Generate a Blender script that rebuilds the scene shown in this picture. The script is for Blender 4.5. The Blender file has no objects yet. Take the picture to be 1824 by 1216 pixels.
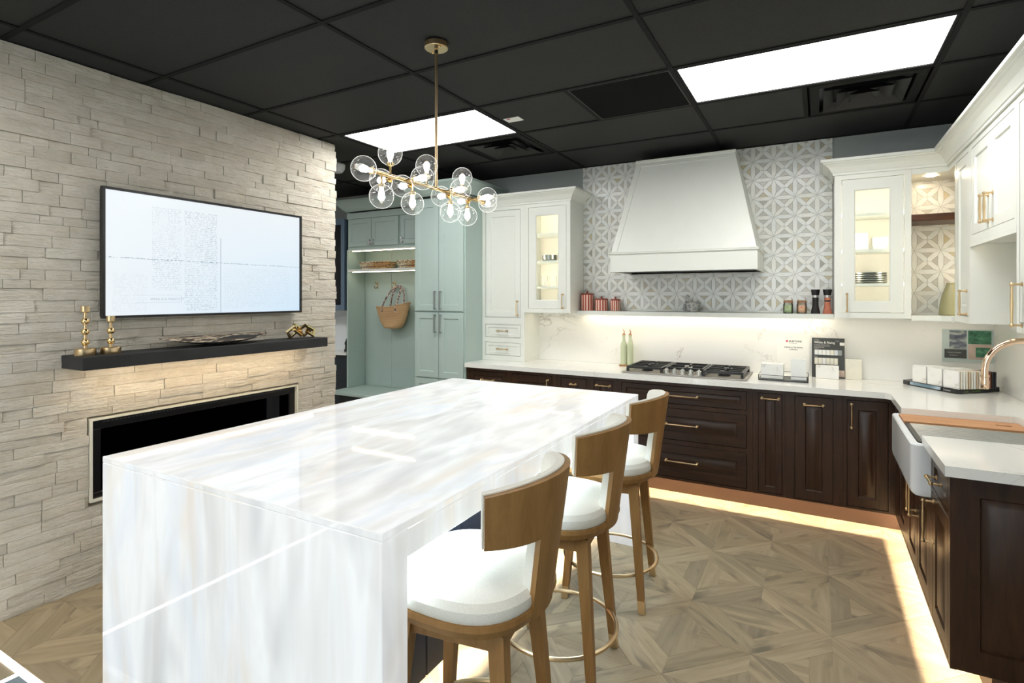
import bpy, bmesh, math, random
from mathutils import Vector, Matrix
random.seed(11)
sc = bpy.context.scene
COL = sc.collection
PI = math.pi

# ------------------------------------------------------------------ camera, world, exposure
CAM_YAW = math.radians(28.79)
CAM_H = 1.51
cam_d = bpy.data.cameras.new('camera')
cam_d.sensor_fit = 'HORIZONTAL'
cam_d.sensor_width = 36.0
cam_d.lens = 968.2 / 1824.0 * 36.0
cam_d.shift_x = (912.0 - 923.7) / 1824.0
cam_d.shift_y = (527.7 - 608.0) / 1824.0
cam_d.clip_start = 0.05
cam = bpy.data.objects.new('camera', cam_d)
COL.objects.link(cam)
cam.location = (0, 0, CAM_H)
cam.rotation_euler = (PI / 2, 0, CAM_YAW)
sc.camera = cam

world = bpy.data.worlds.new('world')
sc.world = world
world.use_nodes = True
world.node_tree.nodes['Background'].inputs['Color'].default_value = (0.93, 0.97, 1.0, 1)
world.node_tree.nodes['Background'].inputs['Strength'].default_value = 2.2

vs = sc.view_settings
vs.view_transform = 'Standard'
vs.look = 'None'
vs.gamma = 1.0
vs.exposure = 0.40
vs.use_curve_mapping = False
cy = sc.cycles
cy.max_bounces = 6
cy.diffuse_bounces = 4
cy.glossy_bounces = 3
cy.transmission_bounces = 4
cy.transparent_max_bounces = 12
cy.caustics_reflective = False
cy.caustics_refractive = False
cy.use_adaptive_sampling = True
cy.adaptive_threshold = 0.03

# light levels of the fixtures, seen and added
PANEL = 10.0       # recessed ceiling panels
LED_TOE = 130.0    # warm strips under the base cabinets
LED_SHELF = 18.0  # strip under the floating shelf
LED_CAB = 27.0     # strips inside the glass cabinets
LED_MANTEL = 40.0
LED_NICHE = 10.0
ONYX = 0.43       # lit stone of the island
ONYX_UNDER = 12.0  # light sheet under the island overhang
SCREEN = 0.70
BULB = 9.0

# ------------------------------------------------------------------ projection helper (choosing which pieces show largest)
_c, _s = math.cos(CAM_YAW), math.sin(CAM_YAW)
def px(x, y, z):
    lat = x * _c + y * _s
    d = -x * _s + y * _c
    if d < 0.05:
        return None
    return (923.7 + 968.2 * lat / d, 527.7 - 968.2 * (z - CAM_H) / d)
def px_area(pts):
    q = [px(*p) for p in pts]
    if any(p is None for p in q):
        return 0.0
    cx = sum(p[0] for p in q) / len(q)
    cy = sum(p[1] for p in q) / len(q)
    if not (-20 < cx < 1844 and -20 < cy < 1236):
        return 0.0
    a = 0.0
    for i in range(len(q)):
        x0, y0 = q[i]
        x1, y1 = q[(i + 1) % len(q)]
        a += x0 * y1 - x1 * y0
    return abs(a) / 2
def in_poly(p, poly):
    r = False
    j = len(poly) - 1
    for i in range(len(poly)):
        xi, yi = poly[i]
        xj, yj = poly[j]
        if (yi > p[1]) != (yj > p[1]) and p[0] < (xj - xi) * (p[1] - yi) / (yj - yi) + xi:
            r = not r
        j = i
    return r

# ------------------------------------------------------------------ mesh building
class G:
    """collects shapes in world coordinates"""
    def __init__(self):
        self.bm = bmesh.new()
        self.uv = None
        self.kinds = set()
    def verts(self, pts):
        return [self.bm.verts.new(p) for p in pts]
    def face(self, vs_):
        try:
            return self.bm.faces.new(vs_)
        except ValueError:
            return None
    def box(self, x0, x1, y0, y1, z0, z1, bev=0.0, seg=2):
        self.kinds.add('box')
        v = self.verts([(x0, y0, z0), (x1, y0, z0), (x1, y1, z0), (x0, y1, z0),
                        (x0, y0, z1), (x1, y0, z1), (x1, y1, z1), (x0, y1, z1)])
        fs = [self.face([v[i] for i in f]) for f in
              ((0, 3, 2, 1), (4, 5, 6, 7), (0, 1, 5, 4), (1, 2, 6, 5), (2, 3, 7, 6), (3, 0, 4, 7))]
        if bev > 0:
            es = list({e for f in fs for e in f.edges})
            bmesh.ops.bevel(self.bm, geom=es, offset=bev, segments=seg, affect='EDGES', profile=0.5)
        return self
    def prism(self, pts, axis, a0, a1):
        self.kinds.add('prism')
        def P(p, a):
            if axis == 'z':
                return (p[0], p[1], a)
            if axis == 'y':
                return (p[0], a, p[1])
            return (a, p[0], p[1])
        A = self.verts([P(p, a0) for p in pts])
        B = self.verts([P(p, a1) for p in pts])
        self.face(A[::-1])
        self.face(B)
        n = len(pts)
        for i in range(n):
            self.face([A[i], A[(i + 1) % n], B[(i + 1) % n], B[i]])
        return self
    def lathe(self, prof, c=(0, 0, 0), n=24, sx=1.0, sy=1.0, rot=None):
        self.kinds.add('lathe')
        """prof: list of (r, z); closed with caps where r > 0 at the ends"""
        rings = []
        for r, z in prof:
            if r < 1e-6:
                pts = [Vector((0, 0, z))]
            else:
                pts = [Vector((r * sx * math.cos(2 * PI * i / n), r * sy * math.sin(2 * PI * i / n), z)) for i in range(n)]
            if rot is not None:
                pts = [rot @ p for p in pts]
            rings.append(self.verts([p + Vector(c) for p in pts]))
        for a, b in zip(rings[:-1], rings[1:]):
            if len(a) == 1 and len(b) == 1:
                continue
            if len(a) == 1:
                for i in range(n):
                    self.face([a[0], b[i], b[(i + 1) % n]])
            elif len(b) == 1:
                for i in range(n):
                    self.face([a[i], a[(i + 1) % n], b[0]])
            else:
                for i in range(n):
                    self.face([a[i], a[(i + 1) % n], b[(i + 1) % n], b[i]])
        if len(rings[0]) > 1:
            self.face(rings[0][::-1])
        if len(rings[-1]) > 1:
            self.face(rings[-1])
        return self
    def cyl(self, x, y, z0, z1, r, n=20):
        return self.lathe([(r, z0), (r, z1)], (x, y, 0), n)
    def sphere(self, c, r, n=16, m=10, s=(1, 1, 1)):
        prof = [(r * math.sin(PI * k / m) * 1.0, -r * math.cos(PI * k / m) * s[2]) for k in range(m + 1)]
        prof[0] = (0, prof[0][1])
        prof[-1] = (0, prof[-1][1])
        return self.lathe(prof, c, n, s[0], s[1])
    def tube(self, pts, r, n=8, closed=False):
        self.kinds.add('tube')
        pts = [Vector(p) for p in pts]
        N = len(pts)
        rs = r if isinstance(r, (list, tuple)) else [r] * N
        rings = []
        up = None
        for i, p in enumerate(pts):
            if closed:
                t = pts[(i + 1) % N] - pts[i - 1]
            elif i == 0:
                t = pts[1] - pts[0]
            elif i == N - 1:
                t = pts[-1] - pts[-2]
            else:
                t = (pts[i + 1] - p).normalized() + (p - pts[i - 1]).normalized()
            t.normalize()
            if up is None:
                up = Vector((0, 0, 1)) if abs(t.z) < 0.9 else Vector((1, 0, 0))
            a = t.cross(up).normalized()
            b = a.cross(t).normalized()
            up = b
            rings.append(self.verts([p + rs[i] * (math.cos(2 * PI * k / n) * a + math.sin(2 * PI * k / n) * b) for k in range(n)]))
        m = N if closed else N - 1
        for i in range(m):
            A, B = rings[i], rings[(i + 1) % N]
            for k in range(n):
                self.face([A[k], A[(k + 1) % n], B[(k + 1) % n], B[k]])
        if not closed:
            self.face(rings[0][::-1])
            self.face(rings[-1])
        return self
    def loft(self, rings, closed=True, cap=True):
        self.kinds.add('loft')
        R = [self.verts(r) for r in rings]
        for A, B in zip(R[:-1], R[1:]):
            n = len(A)
            for k in range(n if closed else n - 1):
                self.face([A[k], A[(k + 1) % n], B[(k + 1) % n], B[k]])
        if cap:
            self.face(R[0][::-1])
            self.face(R[-1])
        return self
    def front(self, F, u0, u1, w0, w1, t=0.02, fr=0.06, rec=0.008, raised=0.0, b=0.006, hole=False):
        """framed door or drawer front; F maps (u, w, n) to the world, n outward"""
        u0, u1, w0, w1 = u0 + 0.0013, u1 - 0.0013, w0 + 0.0013, w1 - 0.0013
        def ring(i, n):
            return self.verts([F(u0 + i, w0 + i, n), F(u1 - i, w0 + i, n), F(u1 - i, w1 - i, n), F(u0 + i, w1 - i, n)])
        def band(A, B):
            for k in range(4):
                self.face([A[k], A[(k + 1) % 4], B[(k + 1) % 4], B[k]])
        rs = [ring(0, 0), ring(0, t - 0.0015), ring(0.0015, t), ring(fr, t), ring(fr + b, t - rec)]
        if hole:
            rs.append(ring(fr + b, 0))
        elif raised > 0:
            rs += [ring(fr + b + 0.008, t - rec), ring(fr + b + 0.008 + raised, t - 0.002)]
        for A, B in zip(rs[:-1], rs[1:]):
            band(A, B)
        if hole:
            band(rs[-1], rs[0])
        else:
            self.face(rs[-1])
            self.face(rs[0][::-1])
        return self
    def sweep(self, path, prof, side=1, closed=False):
        """prof: (offset, z) polygon swept along an x,y path with mitred corners"""
        n = len(path)
        P = [Vector((p[0], p[1])) for p in path]
        nor = []
        for i in range(n):
            if i == 0:
                d0 = d1 = (P[1] - P[0]).normalized()
            elif i == n - 1:
                d0 = d1 = (P[-1] - P[-2]).normalized()
            else:
                d0 = (P[i] - P[i - 1]).normalized()
                d1 = (P[i + 1] - P[i]).normalized()
            n0 = Vector((-d0.y, d0.x)) * side
            n1 = Vector((-d1.y, d1.x)) * side
            m = (n0 + n1).normalized()
            nor.append(m / max(0.2, m.dot(n0)))
        rings = [[(P[i].x + nor[i].x * o, P[i].y + nor[i].y * o, z) for o, z in prof] for i in range(n)]
        return self.loft(rings)
    def xf(self, M):
        bmesh.ops.transform(self.bm, matrix=M, verts=self.bm.verts)
        return self

ORG = {}
def thing(name, label, cat, loc=(0, 0, 0), group=None, rotz=0.0):
    o = bpy.data.objects.new(name, None)
    COL.objects.link(o)
    o.empty_display_size = 0.05
    o.location = loc
    o.rotation_euler = (0, 0, rotz)
    o['label'] = label
    o['category'] = cat
    if group:
        o['group'] = group
    ORG[o.name] = Vector(loc)
    return o
def tag(o, label, cat, group=None):
    o['label'] = label
    o['category'] = cat
    if group:
        o['group'] = group
    return o
def mesh_of(name, g, smooth=True, sharp=0.5):
    bm = g.bm
    bmesh.ops.remove_doubles(bm, verts=bm.verts, dist=1e-6)
    bmesh.ops.recalc_face_normals(bm, faces=bm.faces)
    if smooth:
        for f in bm.faces:
            f.smooth = True
        for e in bm.edges:
            if len(e.link_faces) != 2 or e.calc_face_angle(0) > sharp:
                e.smooth = False
    me = bpy.data.meshes.new(name)
    bm.to_mesh(me)
    bm.free()
    return me
def obj(name, g, mat, parent=None, smooth=True, local=False, label=None, kind=None, sharp=0.5):
    """links what g holds as ONE mesh object; world coordinates unless local"""
    if parent is not None:
        org = ORG[parent.name]
    else:
        co = [v.co for v in g.bm.verts]
        org = Vector(((min(c.x for c in co) + max(c.x for c in co)) / 2,
                      (min(c.y for c in co) + max(c.y for c in co)) / 2, min(c.z for c in co)))
    if not local:
        for v in g.bm.verts:
            v.co -= org
    me = mesh_of(name, g, smooth and not g.kinds == {'box'}, sharp)
    o = bpy.data.objects.new(name, me)
    COL.objects.link(o)
    if isinstance(mat, (list, tuple)):
        for m in mat:
            me.materials.append(m)
    else:
        me.materials.append(mat)
    if parent is not None:
        o.parent = parent
        ORG[o.name] = org if not local else ORG[parent.name]
    else:
        o.location = org
        ORG[o.name] = org
    if label:
        o['label'] = label
    if kind:
        o['kind'] = kind
    return o
def struct(name, g, mat, smooth=False):
    o = obj(name, g, mat, None, smooth)
    o['kind'] = 'structure'
    return o
def copy_tree(o, parent=None):
    c = o.copy()
    COL.objects.link(c)
    c.parent = parent
    ORG[c.name] = ORG[o.name].copy()
    for ch in [k for k in o.children]:
        copy_tree(ch, c)
    return c
def FY(yf):
    return lambda u, w, n: (u, yf - n, w)
def FX(xf):
    return lambda u, w, n: (xf - n, u, w)
def pull(F, u, w, ln, vert, n0=0.02, r=0.0048, out=0.03):
    """bar pull with round posts and beads"""
    g = G()
    h = ln / 2
    ends = []
    for s in (-1, 1):
        a = F(u + (0 if vert else s * h), w + (s * h if vert else 0), n0)
        b = F(u + (0 if vert else s * h), w + (s * h if vert else 0), n0 + out)
        g.tube([a, Vector(a).lerp(Vector(b), 0.12), Vector(a).lerp(Vector(b), 0.13), b], [r * 1.9, r * 1.9, r * 0.9, r * 0.9], 8)
        g.sphere(b, r * 1.65, 8, 6)
        ends.append(Vector(b))
    p0, p1 = ends
    g.tube([p0, p0.lerp(p1, 0.12), p0.lerp(p1, 0.5), p0.lerp(p1, 0.88), p1], [r * 0.8, r * 0.85, r * 1.25, r * 0.85, r * 0.8], 8)
    return g
# ------------------------------------------------------------------ materials
def srgb(r, g, b):
    def f(c):
        c /= 255.0
        return c / 12.92 if c <= 0.04045 else ((c + 0.055) / 1.055) ** 2.4
    return (f(r), f(g), f(b), 1.0)
class N:
    """small node-tree helper"""
    def __init__(self, name):
        self.m = bpy.data.materials.new(name)
        self.m.use_nodes = True
        self.t = self.m.node_tree
        self.b = self.t.nodes['Principled BSDF']
        self.out = self.t.nodes['Material Output']
    def add(self, typ, **kw):
        n = self.t.nodes.new(typ)
        for k, v in kw.items():
            setattr(n, k, v)
        return n
    def link(self, a, b):
        self.t.links.new(a, b)
    def setin(self, node, **kw):
        for k, v in kw.items():
            node.inputs[k.replace('_', ' ')].default_value = v
    def coord(self, kind='Object', scale=(1, 1, 1), rot=(0, 0, 0), add=None):
        tc = self.add('ShaderNodeTexCoord')
        mp = self.add('ShaderNodeMapping')
        mp.inputs['Scale'].default_value = scale
        mp.inputs['Rotation'].default_value = rot
        self.link(tc.outputs[kind], mp.inputs['Vector'])
        v = mp.outputs['Vector']
        if add is not None:
            va = self.add('ShaderNodeVectorMath', operation='ADD')
            self.link(v, va.inputs[0])
            self.link(add, va.inputs[1])
            v = va.outputs[0]
        return v
    def rnd(self, island=False):
        if island:
            return self.add('ShaderNodeNewGeometry').outputs['Random Per Island']
        return self.add('ShaderNodeObjectInfo').outputs['Random']
    def noise(self, v, scale=5, detail=4, rough=0.5, dist=0.0):
        n = self.add('ShaderNodeTexNoise')
        self.setin(n, Scale=scale, Detail=detail, Roughness=rough, Distortion=dist)
        if v is not None:
            self.link(v, n.inputs['Vector'])
        return n.outputs['Fac']
    def math(self, op, a, b=None, clamp=False):
        n = self.add('ShaderNodeMath', operation=op)
        n.use_clamp = clamp
        for i, x in enumerate((a, b)):
            if x is None:
                continue
            if isinstance(x, (int, float)):
                n.inputs[i].default_value = x
            else:
                self.link(x, n.inputs[i])
        return n.outputs[0]
    def ramp(self, fac, stops, interp='LINEAR'):
        n = self.add('ShaderNodeValToRGB')
        r = n.color_ramp
        r.interpolation = interp
        while len(r.elements) > 1:
            r.elements.remove(r.elements[-1])
        r.elements[0].position = stops[0][0]
        r.elements[0].color = stops[0][1]
        for p, c in stops[1:]:
            e = r.elements.new(p)
            e.color = c
        self.link(fac, n.inputs['Fac'])
        return n.outputs['Color']
    def mix(self, fac, a, b, blend='MIX'):
        n = self.add('ShaderNodeMix', data_type='RGBA', blend_type=blend)
        for i, x in ((0, fac), (6, a), (7, b)):
            if isinstance(x, (int, float)):
                n.inputs[i].default_value = x
            elif isinstance(x, tuple):
                n.inputs[i].default_value = x
            else:
                self.link(x, n.inputs[i])
        return n.outputs[2]
    def base(self, c, rough=0.5, metal=0.0, spec=0.5):
        if isinstance(c, tuple):
            self.b.inputs['Base Color'].default_value = c
        else:
            self.link(c, self.b.inputs['Base Color'])
        if isinstance(rough, (int, float)):
            self.b.inputs['Roughness'].default_value = rough
        else:
            self.link(rough, self.b.inputs['Roughness'])
        self.b.inputs['Metallic'].default_value = metal
        self.b.inputs['Specular IOR Level'].default_value = spec
        return self
    def bump(self, h, strength=0.3, dist=0.01):
        n = self.add('ShaderNodeBump')
        n.inputs['Strength'].default_value = strength
        n.inputs['Distance'].default_value = dist
        self.link(h, n.inputs['Height'])
        self.link(n.outputs['Normal'], self.b.inputs['Normal'])
        return self
    def emit(self, c, s):
        if isinstance(c, tuple):
            self.b.inputs['Emission Color'].default_value = c
        else:
            self.link(c, self.b.inputs['Emission Color'])
        if isinstance(s, (int, float)):
            self.b.inputs['Emission Strength'].default_value = s
        else:
            self.link(s, self.b.inputs['Emission Strength'])
        return self
M = {}
def plain(name, c, rough=0.5, metal=0.0, spec=0.5, var=0.03, scale=8.0, bump=0.0):
    n = N(name)
    v = n.coord()
    f = n.noise(v, scale, 3)
    dk = tuple(x * (1 - var) for x in c[:3]) + (1,)
    lt = tuple(min(1, x * (1 + var)) for x in c[:3]) + (1,)
    n.base(n.ramp(f, [(0.3, dk), (0.7, lt)]), rough, metal, spec)
    if bump:
        n.bump(n.noise(v, scale * 12, 2), bump, 0.002)
    M[name] = n.m
    return n.m
def glow(name, c, s):
    n = N(name)
    n.base((0.8, 0.8, 0.8, 1), 0.6)
    n.emit(c, s)
    M[name] = n.m
    return n.m
WARM = (1.0, 0.80, 0.56, 1)
WARM2 = (1.0, 0.84, 0.62, 1)
plain('white_paint', srgb(226, 228, 220), 0.38, var=0.01)
plain('mint_paint', srgb(174, 192, 186), 0.42, var=0.012)
plain('blue_paint', srgb(92, 112, 132), 0.4, var=0.02)
plain('wall_paint', srgb(164, 169, 167), 0.7, var=0.015)
plain('white_wall', srgb(232, 236, 238), 0.7, var=0.01)
plain('dark_base', srgb(34, 42, 48), 0.5, var=0.05)
plain('navy_panel', srgb(24, 30, 40), 0.5, var=0.05)
plain('black_iron', srgb(30, 30, 30), 0.35, var=0.1, scale=30)
plain('black_plastic', srgb(22, 22, 24), 0.3, var=0.05)
plain('mantel_black', srgb(38, 38, 38), 0.75, var=0.25, scale=6, bump=0.5)
plain('grid_black', srgb(30, 31, 30), 0.8, 0, 0.15, var=0.04)
plain('vent_black', srgb(30, 31, 30), 0.6, var=0.05)
plain('brass', (0.70, 0.52, 0.30, 1), 0.3, 1.0, var=0.06, scale=20)
plain('brass_bright', (0.86, 0.62, 0.30, 1), 0.16, 1.0, var=0.03, scale=20)
plain('rose_gold', (0.90, 0.66, 0.47, 1), 0.12, 1.0, var=0.02)
plain('steel', (0.66, 0.66, 0.64, 1), 0.3, 1.0, var=0.04, scale=15)
plain('nickel', (0.55, 0.56, 0.56, 1), 0.25, 1.0, var=0.04, scale=15)
plain('pewter', (0.34, 0.34, 0.31, 1), 0.28, 1.0, var=0.1, scale=10)
plain('porcelain', srgb(226, 230, 232), 0.12, var=0.01)
plain('cream_inside', srgb(238, 232, 220), 0.6, var=0.01)
plain('white_glass', srgb(238, 236, 228), 0.2, var=0.01)
plain('white_strip', srgb(246, 247, 248), 0.25, var=0.01)
plain('terracotta', srgb(150, 66, 50), 0.4, var=0.1)
plain('cork', srgb(160, 116, 82), 0.75, var=0.15, scale=60)
plain('copper_pour', (0.72, 0.36, 0.20, 1), 0.22, 1.0)
plain('sage_ceramic', srgb(150, 148, 112), 0.35, var=0.05)
plain('paper_white', srgb(238, 238, 232), 0.6, var=0.01)
plain('card_grey', srgb(66, 68, 66), 0.5, var=0.05)
plain('ink', srgb(60, 62, 62), 0.7)
plain('ink_light', srgb(214, 214, 206), 0.6)
plain('ink_red', srgb(190, 60, 84), 0.6)
plain('ink_green', srgb(120, 170, 60), 0.6)
plain('sample_cream', srgb(226, 222, 206), 0.3, var=0.04, scale=14)
plain('sample_white', srgb(232, 234, 230), 0.25, var=0.02, scale=14)
plain('sample_tan', srgb(196, 176, 150), 0.35, var=0.08, scale=20)
plain('sample_brown', srgb(120, 72, 48), 0.35, var=0.08, scale=20)
plain('sample_dark', srgb(44, 44, 48), 0.3, var=0.08, scale=20)
plain('smoke_white', srgb(214, 216, 220), 0.5)
plain('candle_green', srgb(176, 196, 150), 0.5, var=0.05)
plain('candle_peach', srgb(220, 176, 142), 0.5, var=0.05)
plain('salt_pink', srgb(214, 132, 104), 0.5, var=0.25, scale=140, bump=0.6)
plain('pepper_black', srgb(32, 30, 28), 0.5, var=0.5, scale=140, bump=0.6)
plain('toe_board', srgb(84, 62, 48), 0.4, var=0.06)

def wood(name, dark, light, scale=(1, 1, 14), rough=0.4, dist=1.2, nscale=3.0):
    n = N(name)
    v = n.coord('Object', scale)
    f = n.noise(v, nscale, 6, 0.6, dist)
    n.base(n.ramp(f, [(0.28, dark), (0.72, light)]), rough, 0.0, 0.38)
    n.bump(f, 0.06, 0.004)
    M[name] = n.m
wood('walnut', srgb(36, 22, 13), srgb(64, 41, 25), (9, 9, 0.9), 0.30)
wood('walnut_h', srgb(34, 22, 14), srgb(60, 39, 25), (0.9, 9, 9), 0.30)
wood('stool_oak', srgb(130, 95, 50), srgb(156, 117, 68), (10, 10, 1.0), 0.45)
wood('board_wood', srgb(182, 128, 86), srgb(208, 158, 114), (1.2, 14, 14), 0.5)
wood('tray_wood', srgb(150, 104, 60), srgb(184, 136, 84), (3, 20, 20), 0.5)
wood('shelf_dark', srgb(48, 28, 16), srgb(92, 54, 28), (1.5, 12, 12), 0.4)

def marble(name, scale=2.2, lo=srgb(206, 200, 190), thr=0.018, rough=0.14):
    n = N(name)
    v = n.coord('Object')
    f = n.noise(v, scale, 7, 0.62, 1.6)
    r = n.math('ABSOLUTE', n.math('SUBTRACT', f, 0.5))
    vein = n.math('SUBTRACT', 1.0, n.math('DIVIDE', r, thr, True), True)
    mask = n.ramp(n.noise(v, scale * 1.1, 2), [(0.48, (0, 0, 0, 1)), (0.62, (1, 1, 1, 1))])
    k = n.math('MULTIPLY', vein, mask)
    soft = n.ramp(n.noise(v, scale * 0.6, 3), [(0.3, srgb(240, 240, 236)), (0.7, srgb(230, 230, 224))])
    n.base(n.mix(n.math('MULTIPLY', k, 0.75), soft, lo), rough)
    M[name] = n.m
marble('quartz_top', 1.5, srgb(200, 194, 184), 0.012, 0.1)
marble('quartz_splash', 1.6, srgb(170, 160, 146), 0.013, 0.16)
marble('sample_marble', 7.0, srgb(170, 166, 156), 0.03, 0.2)

def onyx():
    n = N('onyx')
    tc = n.add('ShaderNodeTexCoord')
    geo = n.add('ShaderNodeNewGeometry')
    sep = n.add('ShaderNodeSeparateXYZ')
    n.link(geo.outputs['Normal'], sep.inputs[0])
    up = n.math('ABSOLUTE', sep.outputs['Z'])
    def layer(sc_top, sc_side, rot, scale, det, dist):
        a = n.coord('Object', sc_top, rot)
        b = n.coord('Object', sc_side)
        m = n.add('ShaderNodeMix', data_type='VECTOR')
        n.link(up, m.inputs[0])
        n.link(b, m.inputs[4])
        n.link(a, m.inputs[5])
        return n.noise(m.outputs[1], scale, det, 0.55, dist)
    big = layer((3.0, 0.9, 1), (2.2, 2.2, 0.55), (0, 0, 0.35), 1.7, 3, 0.5)
    fine = layer((7.0, 1.5, 1), (5.0, 5.0, 0.75), (0, 0, 0.35), 1.5, 3, 0.7)
    warm = layer((2.6, 0.7, 1), (2.8, 2.8, 0.55), (0, 0, 0.55), 1.3, 3, 0.7)
    col = n.ramp(big, [(0.32, srgb(218, 220, 222)), (0.48, srgb(242, 244, 245)), (0.62, srgb(232, 237, 243)), (0.75, srgb(248, 246, 242))])
    col = n.mix(n.ramp(fine, [(0.36, (0.32, 0.32, 0.32, 1)), (0.58, (0, 0, 0, 1))]), col, srgb(206, 204, 198))
    col = n.mix(n.ramp(warm, [(0.54, (0, 0, 0, 1)), (0.70, (0.55, 0.55, 0.55, 1))]), col, srgb(228, 216, 200))
    n.base(n.mix(0.5, col, srgb(140, 138, 134)), 0.045, 0.0, 0.2)
    n.emit(n.mix(0.6, col, col, 'MULTIPLY'), ONYX)
    M['onyx'] = n.m
onyx()

def stone(name, island):
    n = N(name)
    r = n.rnd(island)
    v = n.coord('Object', (1, 1, 1))
    f = n.noise(v, 9, 6, 0.65, 0.5)
    g2 = n.noise(n.coord('Object', (1, 4, 22)), 3.0, 5, 0.6, 0.3)
    a = n.ramp(r, [(0.0, srgb(196, 188, 172)), (0.35, srgb(212, 205, 190)), (0.7, srgb(218, 212, 198)), (1.0, srgb(204, 194, 176))])
    b = n.ramp(f, [(0.3, srgb(188, 180, 164)), (0.7, srgb(224, 218, 206))])
    c = n.mix(0.45, a, b)
    c = n.mix(n.ramp(g2, [(0.5, (0, 0, 0, 1)), (0.75, (0.5, 0.5, 0.5, 1))]), c, srgb(198, 182, 158))
    n.base(c, 0.85, 0, 0.2)
    h = n.math('ADD', n.noise(n.coord('Object', (1, 0.5, 1.6)), 46, 6, 0.65), n.math('MULTIPLY', g2, 1.2))
    n.bump(h, 0.8, 0.010)
    M[name] = n.m
stone('ledger_stone', False)
stone('ledger_stone_far', True)

def floor_wood(name, island):
    n = N(name)
    r = n.rnd(island)
    sc1 = n.math('MULTIPLY', r, 37.0)
    comb = n.add('ShaderNodeCombineXYZ')
    n.link(sc1, comb.inputs[0])
    n.link(n.math('MULTIPLY', r, 91.0), comb.inputs[1])
    uv = n.coord('UV', (1.3, 15, 1), (0, 0, 0), comb.outputs[0])
    f = n.noise(uv, 1.7, 6, 0.6, 0.7)
    uv2 = n.coord('UV', (2.2, 6, 1), (0, 0, 0), comb.outputs[0])
    k = n.noise(uv2, 1.8, 3, 0.5, 0.5)
    a = n.ramp(f, [(0.25, srgb(110, 97, 76)), (0.5, srgb(154, 138, 110)), (0.75, srgb(180, 164, 136))])
    tone = n.ramp(r, [(0.0, srgb(140, 126, 100)), (0.3, srgb(176, 158, 128)), (0.6, srgb(158, 144, 118)), (0.8, srgb(124, 114, 96)), (1.0, srgb(170, 152, 120))])
    c = n.mix(0.5, a, tone)
    c = n.mix(n.ramp(k, [(0.56, (0, 0, 0, 1)), (0.74, (0.7, 0.7, 0.7, 1))]), c, srgb(82, 78, 68))
    n.base(c, 0.5, 0, 0.35)
    n.bump(f, 0.08, 0.002)
    M[name] = n.m
floor_wood('floor_oak', False)
floor_wood('floor_oak_far', True)
plain('grout', srgb(150, 138, 114), 0.8)
plain('stone_backing', srgb(170, 162, 146), 0.9, var=0.1)
plain('blue_tile', srgb(120, 136, 146), 0.3, var=0.1, scale=3)

def ceiling_tile():
    n = N('ceiling_tile')
    v = n.coord('Object')
    f = n.noise(v, 160, 2, 0.5)
    sp = n.ramp(f, [(0.30, srgb(14, 14, 14)), (0.36, srgb(44, 45, 44))])
    n.base(sp, 0.75, 0, 0.25)
    n.bump(f, 0.4, 0.003)
    M['ceiling_tile'] = n.m
ceiling_tile()
def perforated():
    n = N('perforated')
    v = n.coord('Object', (1, 1, 1))
    vo = n.add('ShaderNodeTexVoronoi')
    vo.inputs['Scale'].default_value = 90
    vo.inputs['Randomness'].default_value = 0.0
    n.link(v, vo.inputs['Vector'])
    n.base(n.ramp(vo.outputs['Distance'], [(0.46, srgb(4, 4, 4)), (0.6, srgb(22, 23, 22))]), 0.85, 0, 0.1)
    M['perforated'] = n.m
perforated()

def mosaic(name, island, stops, rough=0.22):
    n = N(name)
    r = n.rnd(island)
    f = n.noise(n.coord('Object'), 26, 4, 0.6)
    c = n.ramp(r, stops)
    c = n.mix(n.math('MULTIPLY', f, 0.16), c, srgb(150, 146, 136))
    n.base(c, rough)
    M[name] = n.m
TRI = [(0.0, srgb(196, 198, 192)), (0.2, srgb(208, 208, 200)), (0.4, srgb(198, 194, 184)), (0.6, srgb(218, 218, 212)), (0.78, srgb(204, 196, 178)), (0.86, srgb(210, 200, 166)), (0.93, srgb(178, 176, 168)), (1.0, srgb(222, 222, 216))]
BAR = [(0.0, srgb(232, 236, 232)), (0.5, srgb(240, 241, 237)), (1.0, srgb(236, 236, 228))]
mosaic('mosaic_tri', False, TRI)
mosaic('mosaic_tri_far', True, TRI)
mosaic('mosaic_bar', False, BAR)
mosaic('mosaic_bar_far', True, BAR)
plain('mosaic_grout', srgb(206, 208, 204), 0.7, var=0.01)

def fabric(name, c):
    n = N(name)
    v = n.coord('Object')
    f = n.noise(v, 260, 2, 0.5)
    n.base(n.ramp(f, [(0.3, tuple(x * 0.9 for x in c[:3]) + (1,)), (0.7, c)]), 0.9, 0, 0.2)
    n.bump(f, 0.25, 0.002)
    M[name] = n.m
fabric('seat_fabric', srgb(226, 224, 214))

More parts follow.
